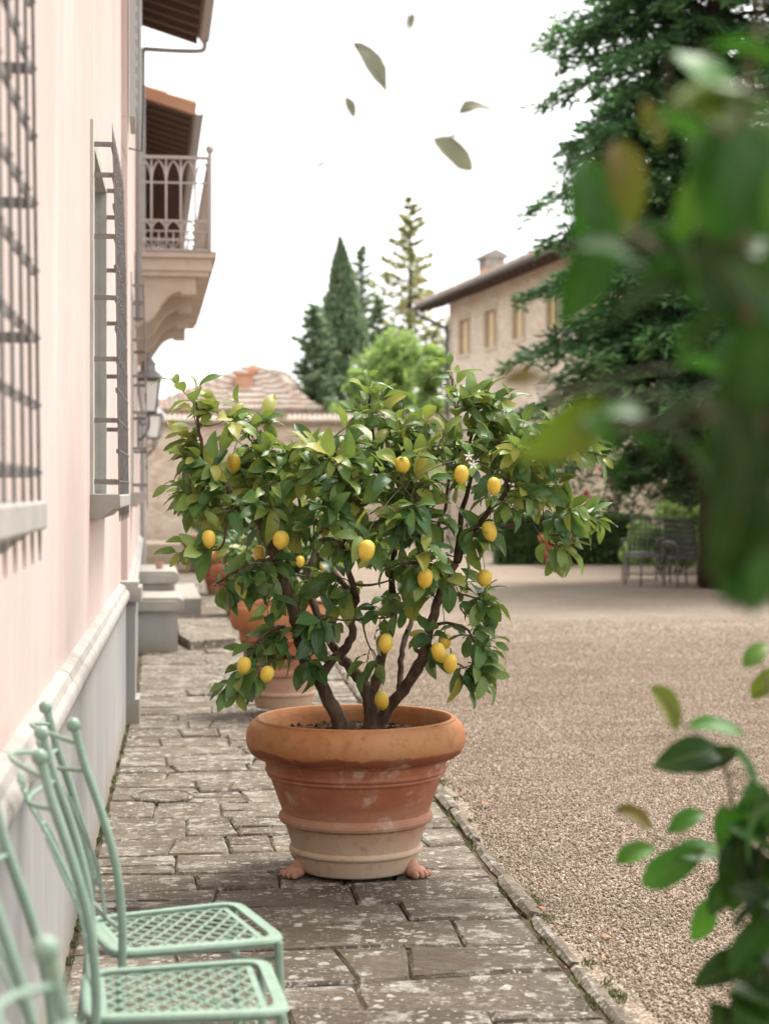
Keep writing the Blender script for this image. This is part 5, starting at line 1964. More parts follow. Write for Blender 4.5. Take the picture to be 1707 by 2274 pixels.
# door
b = MB()
b.fbox(FB, dr0 + 0.05, dr1 - 0.05, -0.18, -0.12, -0.1, 2.4)
dr = b.build('door', WOOD, sh)
b = MB()
for (sa, sb, za, zb) in ((dr0 - 0.2, dr0 + 0.04, -0.1, 2.5), (dr1 - 0.04, dr1 + 0.2, -0.1, 2.5), (dr0 - 0.2, dr1 + 0.2, 2.502, 2.75)):
    b.fbox(FB, sa, sb, -0.2, 0.05, za, zb)
b.build('door_frame', TRIM, dr)
# roof with deep eave
def qB(s, o, dz=0): return FB.p(s, o, EZ + (0.85 - o) * math.tan(R(16)) + dz)
b = MB()
b.box8([qB(-0.9, 0.85, -0.02), qB(-0.9, -5, -0.02), qB(LB + 0.5, -5, -0.02), qB(LB + 0.5, 0.85, -0.02), qB(-0.9, 0.85, 0.12), qB(-0.9, -5, 0.12), qB(LB + 0.5, -5, 0.12), qB(LB + 0.5, 0.85, 0.12)])
rf = b.build('roof', RAFTER, sh)
b = MB()
n = int((LB + 1.4) / 0.24)
for i in range(n + 1):
    s = -0.9 + (LB + 1.4) * i / n
    for j in range(9):
        o0 = 0.90 - j * 0.55
        b.tube([qB(s, o0, 0.16 + random.uniform(-0.01, 0.015)), qB(s, o0 - 0.62, 0.14)], [0.10, 0.08], 5)
tl = b.build('roof_tiles', CLAY, rf); tl['kind'] = 'stuff'
for i in range(46):
    b = MB()
    s = -0.8 + i * 0.6
    b.box8([qB(s, 0.80, -0.14), qB(s, -0.1, -0.14), qB(s + 0.1, -0.1, -0.14), qB(s + 0.1, 0.80, -0.14), qB(s, 0.80, -0.021), qB(s, -0.1, -0.021), qB(s + 0.1, -0.1, -0.021), qB(s + 0.1, 0.80, -0.021)])
    b.build('rafter', RAFTER, rf)
b = MB()
sec = [(math.cos(PI + PI * i / 8) * 0.09, math.sin(PI + PI * i / 8) * 0.09) for i in range(9)]
sec += [(x_ * 0.88, y_ * 0.88 + 0.004) for x_, y_ in sec[::-1]]
b.prism([FB.p(-0.9, 0.95 + x_, EZ + 0.06 + y_) for x_, y_ in sec], Vector(FB.p(LB + 1.4, 0, 0)) - Vector(FB.p(0, 0, 0)))
b.build('gutter', DARKIRON, rf)
b = MB()
b.tube(smooth_line([FB.p(-0.55, 0.95, EZ - 0.03), FB.p(-0.5, 0.90, EZ - 0.22), FB.p(-0.2, 0.5, EZ - 0.45), FB.p(0.08, 0.14, EZ - 0.70), FB.p(0.12, 0.10, EZ - 1.1), FB.p(0.12, 0.10, 0.0)], 4), 0.06, 8)
b.build('downpipe', DARKIRON, sh, True)
# chimney
s_c = fs(1150)
b = MB()
b.fbox(FB, 0.15, 0.95, -1.55, -0.95, 7.6, 8.55)
ch = b.build('chimney', CLAYO, rf)
b = MB()
s2 = 0.55
b.fbox(FB, s2 - 0.5, s2 + 0.5, -1.65, -0.85, 8.86, 8.95)
for t in (-0.36, 0.0, 0.36):
    b.fbox(FB, s2 + t - 0.07, s2 + t + 0.07, -1.55, -0.95, 8.551, 8.859)
b.prism([FB.p(s2 - 0.5, -1.65, 8.952), FB.p(s2 - 0.5, -0.85, 8.952), FB.p(s2 - 0.5, -1.25, 9.14)], Vector(FB.p(1.0, 0, 0)) - Vector(FB.p(0, 0, 0)))
b.build('chimney_cap', TRIM, ch)

# ------------------------------------------------------------------ distant trees
def cypress(name, base, h, r, n, seed, label, m=CYP, lean=0.0, size=0.14, group='trees beyond the garden wall', spread=1.0):
    rs_ = np.random.RandomState(seed)
    t = empty(name, base, 0, label, 'tree', group)
    b = MB()
    b.tube([(0, 0, 0), (0, 0, h * 0.5), (lean * h * 0.5, 0, h * 0.9)], [r * 0.13, r * 0.09, 0.03], 7)
    b.build('trunk', DBARK, t, True, world=False)
    z = rs_.rand(n) ** 0.85
    prof = np.interp(z, [0, 0.06, 0.25, 0.45, 0.7, 0.88, 1.0], [0.55, 0.85, 1.0, 0.88, 0.60, 0.30, 0.02])
    # feathery plumes: clusters around vertical streaks
    npl = 70
    pa = rs_.rand(npl) * 2 * PI; pz = rs_.rand(npl) * 0.92; pr_ = 0.75 + 0.4 * rs_.rand(npl)
    k_ = rs_.randint(0, npl, n)
    zz = np.clip(pz[k_] + (rs_.rand(n) ** 1.5) * 0.14, 0, 1)
    prof = np.interp(zz, [0, 0.06, 0.25, 0.45, 0.7, 0.88, 1.0], [0.55, 0.85, 1.0, 0.88, 0.60, 0.30, 0.02])
    a_ = pa[k_] + rs_.normal(size=n) * 0.28
    rr_ = prof * r * pr_[k_] * (0.55 + 0.5 * rs_.rand(n))
    Pc = np.stack([rr_ * np.cos(a_) + lean * zz * h, rr_ * np.sin(a_), zz * h + 0.3], 1)
    D = np.stack([np.cos(a_) * 0.35 * spread, np.sin(a_) * 0.35 * spread, np.ones(n)], 1) + rs_.normal(size=(n, 3)) * 0.3
    D /= np.linalg.norm(D, axis=1, keepdims=True)
    Wd = np.cross(D, rand_dirs(rs_, n)); Wd /= np.linalg.norm(Wd, axis=1, keepdims=True)
    s = size * (0.6 + 0.9 * rs_.rand(n))
    V, F_ = rhombs(Pc, D * s[:, None], Wd * s[:, None] * 0.4)
    tone = np.clip(rs_.rand(npl)[k_] * 0.5 + rs_.rand(n) * 0.42, 0, 0.93)
    tone[rs_.rand(n) < 0.012] = 1.0
    o = np_mesh('crown', V, F_, m, t, {'rnd': np.repeat(tone, 4)})
    o.color = (0, 0, 0, 1)
    return t


def conifer(name, base, h, r, nb, seed, label, m, z0f=0.15, size=0.16, per=60, droop=0.1, group='trees beyond the garden wall', gap=0.0):
    """open spire: whorled limbs, each with a flat spray of foliage"""
    rs_ = np.random.RandomState(seed)
    t = empty(name, base, 0, label, 'tree', group)
    b = MB()
    b.tube([(0, 0, 0), (0, 0, h * 0.55), (0.05, 0, h)], [h * 0.014 + 0.03, h * 0.009 + 0.02, 0.012], 7)
    Pc, D, T = [], [], []
    for i in range(nb):
        f = z0f + (1 - z0f) * (i + rs_.rand()) / nb
        z = f * h
        L_ = r * (1.02 - f) ** 0.75 * (0.55 + 0.6 * rs_.rand())
        an = i * 2.4 + rs_.normal() * 0.4
        d = np.array([math.cos(an), math.sin(an), 0])
        up_ = 0.15 - droop * 1.0 + 0.5 * (f - 0.4)
        p0 = np.array([0, 0, z]); p1 = p0 + d * L_ + np.array([0, 0, L_ * up_])
        b.tube([p0, (p0 + p1) / 2 + np.array([0, 0, -droop * L_ * 0.3]), p1], [0.03 + 0.006 * h * (1 - f) * 0.3, 0.02, 0.008], 4)
        n = int(per * (0.4 + L_ / r))
        tt = rs_.rand(n) ** 0.8 * (1 - gap) + gap
        side = np.array([-d[1], d[0], 0])
        w_ = rs_.normal(size=n) * L_ * 0.22 * (1.1 - tt)
        pc = p0 + (p1 - p0) * tt[:, None] + side * w_[:, None]
        pc[:, 2] += rs_.normal(size=n) * 0.05 * L_ - np.abs(w_) * 0.3
        Pc.append(pc)
        dd = d * 0.8 + side * np.sign(w_)[:, None] * 0.7 + rs_.normal(size=(n, 3)) * 0.35
        D.append(dd)
        T.append(np.full(n, rs_.rand() * 0.4) + rs_.rand(n) * 0.5)
    Pc = np.concatenate(Pc); D = np.concatenate(D); T = np.concatenate(T)
    n = len(Pc)
    D /= np.linalg.norm(D, axis=1, keepdims=True)
    Wd = np.cross(D, rand_dirs(rs_, n)); Wd /= np.linalg.norm(Wd, axis=1, keepdims=True)
    s = size * (0.6 + 0.8 * rs_.rand(n))
    V, F_ = rhombs(Pc, D * s[:, None], Wd * s[:, None] * 0.42)
    b.build('trunk', DBARK, t, True, world=False)
    o = np_mesh('crown', V, F_, m, t, {'rnd': np.repeat(np.clip(T, 0, 0.92), 4)})
    o.color = (0, 0, 0, 1)
    return t


def ground_at(u, d): q_ = at(u, 1000, d); return (q_.x, q_.y, 0)


def broadleaf(name, u, d, top_v, width_u, label, m, seed, n=9000, size=0.15, trunk_h=0.3):
    rs_ = np.random.RandomState(seed)
    base = Vector(ground_at(u, d))
    H = EYE + (1087 - top_v * 1.02831) / FPX * d
    wd = width_u * 1.02831 / FPX * d / 2
    t = empty(name, base, 0, label, 'tree', 'trees beyond the garden wall')
    b = MB()
    b.tube([(0, 0, 0), (0.1, 0, H * 0.4), (0, 0, H * 0.75)], [0.16, 0.12, 0.04], 7)
    cs, rd = [], []
    for i in range(40):
        z = H * (trunk_h + (0.95 - trunk_h) * rs_.rand())
        k_ = math.sin(PI * min(1, max(0.05, (z / H - trunk_h * 0.6) / (1 - trunk_h * 0.6)))) ** 0.6
        a_ = rs_.rand() * 2 * PI; rr_ = wd * k_ * math.sqrt(rs_.rand()) * 0.8
        cs.append((rr_ * math.cos(a_), rr_ * math.sin(a_), z)); q_ = wd * (0.20 + 0.32 * rs_.rand()); rd.append((q_, q_, q_ * 0.8))
        b.tube([(0, 0, z * 0.6), cs[-1]], [0.05, 0.015], 4)
    b.build('trunk', DBARK, t, True, world=False)
    V, F_, T = clump_leaves(rs_, np.array(cs), np.array(rd), n, size)
    o = np_mesh('crown', V, F_, m, t, {'rnd': T})
    o.color = (0, 0, 0, 1)


cypress('cypress_tree', ground_at(736, 68), 11.1, 1.5, 17000, 1, 'tall pointed cypress with brown cones behind the garden wall')
conifer('dark_conifer', ground_at(678, 64), 8.4, 2.5, 120, 2, 'dark bushy conifer at the left foot of the tall cypress', CYP, 0.05, 0.16, 60, 0.15)
conifer('dark_conifer', ground_at(780, 75), 12.2, 2.3, 80, 3, 'thin dark conifer between the tall cypress and the yellowing spire', CYP, 0.2, 0.16, 45, 0.0)
conifer('yellow_conifer', ground_at(884, 72), 13.7, 3.5, 84, 4, 'tall sparse conifer with yellowing foliage, highest of the distant trees', YELLOWF, 0.22, 0.17, 52, -0.05, gap=0.12)
conifer('dark_conifer', ground_at(815, 70), 9.4, 2.6, 70, 14, 'mid green conifer below the yellowing spire', CYP, 0.1, 0.16, 50, 0.05)
broadleaf('bright_tree', 855, 62, 705, 210, 'bright lime green leafy tree above the middle of the garden wall', BRIGHT, 6, 5200, 0.17, 0.15)
broadleaf('bright_tree', 938, 60, 735, 110, 'small lime green tree against the corner of the stone house', BRIGHT, 7, 3000, 0.16, 0.2)
broadleaf('bright_tree', 775, 60, 790, 120, 'low pale green tree in front of the tall cypress', BRIGHT, 8, 3200, 0.16, 0.2)

# ------------------------------------------------------------------ hedge and planting in front of the stone house
hx0, hx1 = 2.3, 5.35
hd = empty('clipped_hedge', cw(3.9, 35, 0), 0, 'low clipped dark green hedge along the gravel below the stone house', 'hedge')
rs_ = np.random.RandomState(31)
n = 15000
fx = rs_.rand(n); fy = rs_.rand(n); fz = rs_.rand(n)
face = rs_.randint(0, 5, n)
X_ = np.where(face == 3, 0.0, np.where(face == 4, 1.0, fx)); Y_ = np.where(face <= 1, 0.0, fy); Z_ = np.where(face == 2, 1.0, fz)
lx = hx0 + X_ * (hx1 - hx0); ly = 34.6 + Y_ * 0.9; lz = 0.02 + Z_ * 0.93
Pc = np.stack([lx * CA + ly * SA, -lx * SA + ly * CA, lz], 1) + rs_.normal(size=(n, 3)) * 0.02
D = rand_dirs(rs_, n); Wd = np.cross(D, rand_dirs(rs_, n)); Wd /= np.linalg.norm(Wd, axis=1, keepdims=True)
V, F_ = rhombs(Pc - np.array(hd.location), D * 0.045, Wd * 0.026)
ho = np_mesh('foliage', V, F_, HEDGE, hd, {'rnd': np.repeat(rs_.rand(n), 4)}); ho.color = (0, 0, 0, 1)
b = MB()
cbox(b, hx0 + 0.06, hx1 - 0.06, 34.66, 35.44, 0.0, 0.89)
k = M('hedge_core', 0.95, col=(0.012, 0.018, 0.008)); b.build('branches', k.m, hd)  # one solid near-black block filling the hedge behind its leaves

rb = empty('rose_bush', cw(5.0, 36.6, 0), 0, 'loose rose bush with pink blooms rising behind the hedge', 'bush')
rr_ = np.random.RandomState(9)
cs = [((rr_.rand() - 0.5) * 3.0, (rr_.rand() - 0.5) * 0.8, 0.5 + rr_.rand() * 1.7) for _ in range(40)]
bush('foliage', rb, cs, [(0.38, 0.3, 0.28)] * 40, 3600, 0.055, ROSEL, 44)
b = MB()
for c_ in cs[::2]: b.tube([(c_[0] * 0.4, 0, 0), (c_[0] * 0.8, 0, c_[2] * 0.6), c_], [0.012, 0.008, 0.004], 4)
b.build('stems', DBARK, rb, True, world=False)
rq = random.Random(3)
for i in range(16):
    b = MB()
    c_ = Vector((rq.uniform(-1.5, 1.5), rq.uniform(-0.75, -0.4), rq.uniform(0.9, 2.1)))
    b.ball(c_, 0.055, 8, 6, (1, 1, 0.8)); b.ball(c_ + Vector((0, -0.02, 0.02)), 0.035, 6, 5)
    b.build('bloom', PETAL, rb, True, world=False)

lb_ = empty('lime_bush', cw(5.15, 31.0, 0), 0, 'bright yellow-green bush behind the dark metal chairs', 'bush')
rr_ = np.random.RandomState(12)
cs = [((rr_.rand() - 0.5) * 1.5, (rr_.rand() - 0.5) * 0.5, 0.25 + rr_.rand() * 0.85) for _ in range(22)]
bush('foliage', lb_, cs, [(0.26, 0.22, 0.2)] * 22, 3600, 0.06, BRIGHT, 45)
b = MB()
for c_ in cs[::2]: b.tube([(c_[0] * 0.3, 0, 0), c_], [0.014, 0.005], 4)
b.build('stems', DBARK, lb_, True, world=False)
cl = empty('climbing_shrub', cw(5.75, 32.6, 0), 0, 'green shrub climbing beside the wooden door', 'shrub')
cs = [((rr_.rand() - 0.5) * 1.0, (rr_.rand() - 0.5) * 0.3, 0.3 + rr_.rand() * 3.0) for _ in range(30)]
bush('foliage', cl, cs, [(0.24, 0.2, 0.24)] * 30, 3600, 0.06, HEDGE, 46)
b = MB()
for c_ in cs[::3]: b.tube([(0, 0, 0), (c_[0] * 0.5, 0, c_[2] * 0.5), c_], [0.02, 0.014, 0.005], 4)
b.build('stems', DBARK, cl, True, world=False)

# terracotta planter in front of the hedge
q_ = at(1202, 1218, 33.6)
t = empty('terracotta_planter', (q_.x, q_.y, 0.0), 0.4, 'wide orange terracotta planter standing in front of the clipped hedge', 'plant pot')
b = MB(); b.lathe(pot_profile(0.85, 1.1), 32); b.build('body', TERRA3, t, 30, world=False)
so = soil_mesh(0.30, 0.5, 77).build('potting_soil', SOIL); so.location = (q_.x, q_.y, 0.0)
tag(so, 'soil in the planter beside the hedge', 'soil', kind='stuff')

# ------------------------------------------------------------------ dark metal chairs
def strap_chair(u, v, d, rz, slat, label):
    q_ = at(u, v, d)
    t = empty('metal_armchair', (q_.x, q_.y, -0.02), rz, label, 'chair', 'dark metal chairs by the hedge')
    def mk(name, fn):
        mb = MB(); fn(mb); mb.build(name, CHIRON, t, True, world=False)
    for sx in (-1, 1):
        for sy in (-1, 1):
            mk('leg', lambda mb: mb.tube([(sx * 0.27, sy * 0.24, 0.44), (sx * 0.285, sy * 0.29, 0.0)], 0.016, 6))
        mk('armrest', lambda mb: mb.tube(smooth_line([(sx * 0.27, 0.24, 0.40), (sx * 0.30, 0.30, 0.66), (sx * 0.30, -0.22, 0.68), (sx * 0.29, -0.30, 0.60), (sx * 0.275, -0.24, 0.44)], 4), 0.014, 6))
    def seatf(mb):
        for i in range(8): mb.box(-0.27, 0.27, -0.25 + i * 0.064, -0.25 + i * 0.064 + 0.045, 0.43, 0.442)
        mb.tube([(-0.27, -0.26, 0.436), (0.27, -0.26, 0.436), (0.27, 0.26, 0.436), (-0.27, 0.26, 0.436), (-0.27, -0.26, 0.436)], 0.013, 6)
    mk('seat', seatf)
    tilt = 0.16 if not slat else 0.26
    def bp(x_, z_): return (x_, 0.25 + tilt * z_, 0.44 + z_)
    mk('back_frame', lambda mb: mb.tube([bp(-0.26, 0), bp(-0.25, 0.60), bp(0.25, 0.60), bp(0.26, 0)], 0.015, 6))
    for i in range(7):
        z_ = 0.06 + i * 0.085
        mk('strap', lambda mb: mb.obox(bp(0, z_), (0.25, 0, 0), (0, tilt * 0.024, 0.024 if slat else 0.010), (0, 0.003, 0)))
    if not slat or True:
        for i in range(5 if not slat else 7):
            x_ = -0.18 + i * (0.09 if not slat else 0.06)
            mk('strap', lambda mb: mb.obox(bp(x_, 0.30), (0.010 if not slat else 0.006, 0, 0), (0, tilt * 0.29, 0.29), (0, 0.003, 0)))
    return t


strap_chair(1386, 1240, 29.0, R(-18) - YAW, False, 'dark metal armchair with an open lattice back, left of the pair')
strap_chair(1484, 1258, 27.0, R(12) - YAW, True, 'dark metal armchair with a reclined close-slatted back, right of the pair')
q_ = at(1415, 1262, 27.4)
t = empty('metal_table', (q_.x, q_.y, -0.02), R(20) - YAW, 'low dark metal slatted table between the two armchairs', 'table')
b = MB()
for i in range(8): b.box(-0.42, 0.42, -0.26 + i * 0.066, -0.26 + i * 0.066 + 0.048, 0.445, 0.457)
b.tube([(-0.42, -0.27, 0.451), (0.42, -0.27, 0.451), (0.42, 0.27, 0.451), (-0.42, 0.27, 0.451), (-0.42, -0.27, 0.451)], 0.014, 6)
b.build('top', CHIRON, t, world=False)
for sx in (-1, 1):
    for sy in (-1, 1):
        b = MB(); b.tube([(sx * 0.39, sy * 0.24, 0.445), (sx * 0.41, sy * 0.26, 0.0)], 0.015, 6); b.build('leg', CHIRON, t, True, world=False)

# ------------------------------------------------------------------ the big fir
def big_fir():
    base = cw(5.15, 26.5, -0.02)
    rs_ = np.random.RandomState(77)
    t = empty('fir_tree', base, -YAW, 'huge dark fir with drooping layered boughs on the right of the courtyard', 'tree')
    b = MB()
    H = 15.0
    b.tube([(0, 0, 0), (0.05, 0, 4), (0, 0, 9), (0, 0, H)], [0.30, 0.24, 0.15, 0.02], 10)
    Pc, D, Wv, T = [], [], [], []
    nb = 300
    for i in range(nb):
        f = (i + rs_.rand()) / nb
        z = 1.7 + (H - 2.2) * f ** 1.05
        rmax = np.interp(z, [1.5, 2.4, 2.8, 3.4, 6, 9, 12, 15], [1.2, 1.7, 3.05, 3.25, 3.05, 2.7, 1.7, 0.25])
        L_ = rmax * (0.74 + 0.32 * rs_.rand())
        if z > 4.5 and rs_.rand() < 0.15: continue
        an = i * 2.399 + rs_.normal() * 0.35
        d = np.array([math.cos(an), math.sin(an), 0.0]); side = np.array([-d[1], d[0], 0.0])
        dr = 0.16 + 0.30 * rs_.rand()
        def sp(tt):   # spine: rises, droops, lifts at the tip
            tt = np.asarray(tt)
            zz = z + L_ * (0.20 * tt - (dr + 0.32) * tt ** 2 + 0.20 * tt ** 4)
            return np.stack([d[0] * L_ * tt, d[1] * L_ * tt, zz], -1)
        ts = np.linspace(0, 1, 7)
        b.tube(list(sp(ts)), [0.05 * (1 - 0.85 * x_) * (0.5 + L_ / 6) for x_ in ts], 5)
        ntw = int(38 * L_ / 3.2) + 6
        tone_b = rs_.rand() * 0.25
        for j in range(ntw):
            tt = 0.18 + 0.82 * (j + rs_.rand()) / ntw
            sg = 1 if (j % 2) else -1
            tl = L_ * 0.36 * (1.15 - tt) * (0.6 + 0.7 * rs_.rand()) + 0.12
            o_ = sp(tt)
            dirn = d * 0.75 + side * sg * 0.85 + np.array([0, 0, -0.22 + rs_.normal() * 0.24])
            dirn /= np.linalg.norm(dirn)
            m_ = int(7 + tl * 24)
            q_ = np.sort(rs_.rand(m_))
            pc = o_ + dirn * (q_ * tl)[:, None]
            pc[:, 2] -= 0.28 * (q_ ** 2) * tl
            pc += rs_.normal(size=(m_, 3)) * 0.022
            perp = np.cross(dirn, [0, 0, 1.0])
            sgn = np.where(rs_.rand(m_) < 0.5, -1, 1)[:, None]
            dd = dirn * 0.8 + perp * sgn * 0.75 + rs_.normal(size=(m_, 3)) * 0.28
            dd /= np.linalg.norm(dd, axis=1, keepdims=True)
            nrm = np.array([0, 0, 1.0]) + rs_.normal(size=(m_, 3)) * 0.45
            ww = np.cross(dd, nrm); ww /= np.linalg.norm(ww, axis=1, keepdims=True)
            s = 0.065 + 0.055 * rs_.rand(m_)
            Pc.append(pc + dd * s[:, None] * 0.8); D.append(dd * s[:, None]); Wv.append(ww * (s * 0.30)[:, None])
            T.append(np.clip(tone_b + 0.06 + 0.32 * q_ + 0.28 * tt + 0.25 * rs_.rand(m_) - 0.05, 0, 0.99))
    Pc = np.concatenate(Pc); D = np.concatenate(D); Wv = np.concatenate(Wv); T = np.concatenate(T)
    V, F_ = rhombs(Pc, D, Wv)
    b.build('trunk', DBARK, t, True, world=False)
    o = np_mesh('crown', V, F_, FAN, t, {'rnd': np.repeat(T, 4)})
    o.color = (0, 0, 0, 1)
    print('fir faces', len(F_))
    return t


big_fir()

# ------------------------------------------------------------------ laurel shrub close to the camera
LM = leaf_single_meshes(LAUREL)
PALEL = make_leaf('flare_washed_leaf', [(0.0, (0.16, 0.14, 0.12)), (0.5, (0.20, 0.21, 0.14)), (1.0, (0.30, 0.30, 0.22))], (0.3, 0.34, 0.2), 0.3, 0.5, True, (0.20, 0.20, 0.15))  # lens flare wash put into the leaf colour as pale grey-green


def laurel(name, label, leafs, stems, fill, seed, cat='shrub', base=None, LM=LM, near=1.0):
    rs_ = random.Random(seed)
    t = empty(name, base if base is not None else (0, 0, 0), 0, label, cat)
    bo = Vector(t.location)
    b = MB()
    nodes = []
    for pts_, r0, r1 in stems:
        ln = smooth_line([at(q_[0], q_[1], q_[2] * near) - bo for q_ in pts_], 5)
        n = len(ln)
        b.tube(ln, [r0 + (r1 - r0) * i / (n - 1) for i in range(n)], 6)
        nodes += ln
    allv = list(leafs)
    for (u0, u1, v0, v1, d0_, d1_, n, l0, l1, t0, t1) in fill:
        for _ in range(n):
            allv.append((rs_.uniform(u0, u1), rs_.uniform(v0, v1), rs_.uniform(d0_, d1_), rs_.uniform(l0, l1), rs_.uniform(0, 360), rs_.uniform(t0, t1), None))
    for (u, v, d, ln_, an, tone, tilt) in allv:
        d *= near
        c_ = at(u, v, d) - bo
        L_ = ln_ * 1.02831 / FPX * d
        a_ = R(an)
        dr = RIGHT * math.cos(a_) - UP * math.sin(a_) + FWD * rs_.uniform(-0.4, 0.4)
        dr.normalize()
        if tilt is None: nrm = Vector((rs_.gauss(0, 0.6), rs_.gauss(-0.6, 0.5), rs_.gauss(0.5, 0.6)))
        else: nrm = -FWD * (1 - tilt) + UP * tilt + RIGHT * rs_.uniform(-0.2, 0.2)
        st = c_ - dr * L_ * 0.5
        o = bpy.data.objects.new('leaf', LM[rs_.randrange(12)])
        COL.objects.link(o)
        o.parent = t
        o.matrix_local = leaf_matrix(st, dr, nrm, L_)
        o.color = (tone, 0, 0, 1)
        nb_ = min(nodes, key=lambda q_: (q_ - st).length)
        b.tube(bez(st, (st + nb_) / 2 + Vector((0, 0, 0.01)), nb_, 4), 0.0011, 4)
    b.build('stem', TWIG, t, True, world=False)
    return t


up_leaves = [
    (1262, 425, 1.75, 190, 95, 0.42, 0.15), (1352, 395, 1.75, 200, 80, 0.97, 0.5), (1258, 600, 1.7, 230, 110, 0.36, 0.0), (1300, 470, 1.7, 150, 60, 0.3, 0.3), (1330, 560, 1.6, 190, 20, 0.3, 0.6),
    (1130, 815, 1.9, 110, -10, 0.99, 0.4), (1240, 930, 1.7, 230, 150, 0.86, 0.3), (1330, 885, 1.7, 150, 190, 0.6, 0.5), (1395, 955, 1.6, 130, 10, 0.3, 0.95), (1500, 980, 1.6, 160, 30, 0.3, 0.9), (1310, 950, 1.6, 150, 40, 0.6, 0.5),
    (1580, 265, 1.5, 300, 15, 0.84, 0.5), (1560, 210, 1.5, 230, -10, 0.80, 0.6), (1610, 120, 1.5, 210, 10, 0.5, 0.97), (1560, 420, 1.5, 280, 70, 0.45, 0.3), (1610, 380, 1.45, 260, 100, 0.40, 0.2), (1500, 430, 1.6, 180, 120, 0.75, 0.4),
    (1590, 640, 1.5, 280, 60, 0.15, 0.3), (1480, 540, 1.6, 240, 30, 0.3, 0.8), (1400, 640, 1.6, 200, 170, 0.2, 0.6), (1620, 800, 1.45, 280, 110, 0.12, 0.3), (1450, 900, 1.6, 160, 150, 0.2, 0.6), (1420, 520, 1.6, 120, 10, 0.4, 0.97),
    (1600, 1000, 1.45, 260, 80, 0.05, 0.2), (1590, 1130, 1.45, 280, 95, 0.08, 0.2), (1570, 1230, 1.5, 170, 80, 0.6, 0.5), (1640, 1230, 1.5, 200, 100, 0.55, 0.4), (1590, 1265, 1.5, 120, 60, 0.5, 0.5), (1400, 250, 1.9, 80, 80, 0.97, 0.5), (1420, 280, 1.9, 70, 70, 0.97, 0.5),
]
up_stems = [([(1850, 5500, 1.55), (1880, 3200, 1.5), (1830, 2000, 1.5), (1800, 1500, 1.5), (1690, 1200, 1.5), (1640, 900, 1.5), (1610, 600, 1.5), (1600, 300, 1.5), (1640, 50, 1.5)], 0.010, 0.003),
            ([(1800, 1500, 1.5), (1950, 1000, 1.6), (2000, 500, 1.7), (1980, 200, 1.7)], 0.005, 0.002), ([(1830, 2000, 1.5), (2000, 1700, 1.5), (2150, 1300, 1.55)], 0.005, 0.002),
            ([(1640, 900, 1.5), (1500, 900, 1.6), (1380, 920, 1.65), (1260, 920, 1.7), (1160, 830, 1.85)], 0.003, 0.0015),
            ([(1610, 600, 1.5), (1480, 560, 1.6), (1360, 500, 1.7), (1270, 420, 1.75)], 0.003, 0.0015),
            ([(1600, 300, 1.5), (1500, 270, 1.7), (1410, 270, 1.9)], 0.003, 0.0012)]
laurel('laurel_shrub', 'glossy dark laurel branches very near the camera, blurred along the upper right edge', up_leaves, up_stems,
       [(1590, 1780, 340, 850, 1.4, 1.75, 22, 140, 240, 0.22, 0.68), (1400, 1620, 500, 780, 1.55, 1.75, 8, 140, 200, 0.12, 0.55), (1480, 1600, 700, 930, 1.55, 1.8, 4, 140, 220, 0.1, 0.4), (1500, 1760, 150, 330, 1.45, 1.8, 8, 130, 220, 0.45, 0.85), (1600, 1800, 850, 1260, 1.5, 1.9, 75, 170, 260, 0.0, 0.12), (1790, 2150, 200, 1900, 1.4, 1.8, 80, 140, 240, 0.05, 0.6)], 3,  # lowest-toned fill leaves carry the shade of the thicket in their colour
       base=Vector((at(1850, 1500, 1.27).x, at(1850, 1500, 1.27).y, 0)), near=0.82)

low_leaves = [
    (1440, 1530, 2.7, 120, 55, 0.9, 0.4), (1545, 1572, 2.6, 120, 5, 0.66, 0.6), (1490, 1632, 2.6, 160, 175, 0.15, 0.5), (1540, 1640, 2.6, 110, 160, 0.05, 0.4), (1610, 1650, 2.6, 120, 40, 0.3, 0.9), (1370, 1765, 2.8, 90, 20, 0.97, 0.4), (1480, 1772, 2.7, 90, 160, 0.7, 0.5),
    (1372, 1842, 2.7, 95, -25, 0.72, 0.3), (1452, 1872, 2.65, 160, -35, 0.66, 0.3), (1510, 1835, 2.65, 120, -10, 0.55, 0.5), (1518, 1990, 2.7, 110, 105, 0.72, 0.25), (1570, 1800, 2.6, 130, 80, 0.62, 0.4), (1610, 1770, 2.5, 170, 120, 0.2, 0.4), (1640, 1760, 2.5, 140, 60, 0.35, 0.6),
    (1590, 1880, 2.5, 170, 100, 0.03, 0.3), (1630, 1900, 2.5, 180, 70, 0.05, 0.3), (1560, 1930, 2.55, 120, 130, 0.1, 0.4), (1565, 2095, 2.5, 150, 165, 0.12, 0.7), (1630, 2075, 2.5, 140, 20, 0.4, 0.9), (1620, 2170, 2.4, 180, 110, 0.02, 0.3), (1560, 2215, 2.4, 130, 60, 0.05, 0.4), (1650, 1985, 2.5, 130, 80, 0.45, 0.5),
    (1630, 1412, 2.9, 80, -45, 0.75, 0.4), (1650, 1475, 2.9, 90, -55, 0.9, 0.4), (1640, 1690, 2.6, 90, 30, 0.4, 0.8), (1515, 1690, 2.7, 50, 20, 0.3, 0.8)]
low_stems = [([(1800, 3360, 2.4), (1790, 2900, 2.4), (1760, 2500, 2.4), (1680, 2200, 2.45), (1640, 1950, 2.5), (1590, 1800, 2.6), (1560, 1650, 2.6), (1470, 1560, 2.7)], 0.006, 0.002),
             ([(1590, 1850, 2.55), (1500, 1840, 2.65), (1400, 1800, 2.75)], 0.0025, 0.0012), ([(1680, 2200, 2.45), (1600, 2120, 2.5)], 0.003, 0.0015), ([(1760, 2000, 2.5), (1700, 1650, 2.8), (1640, 1420, 2.9)], 0.003, 0.0015)]
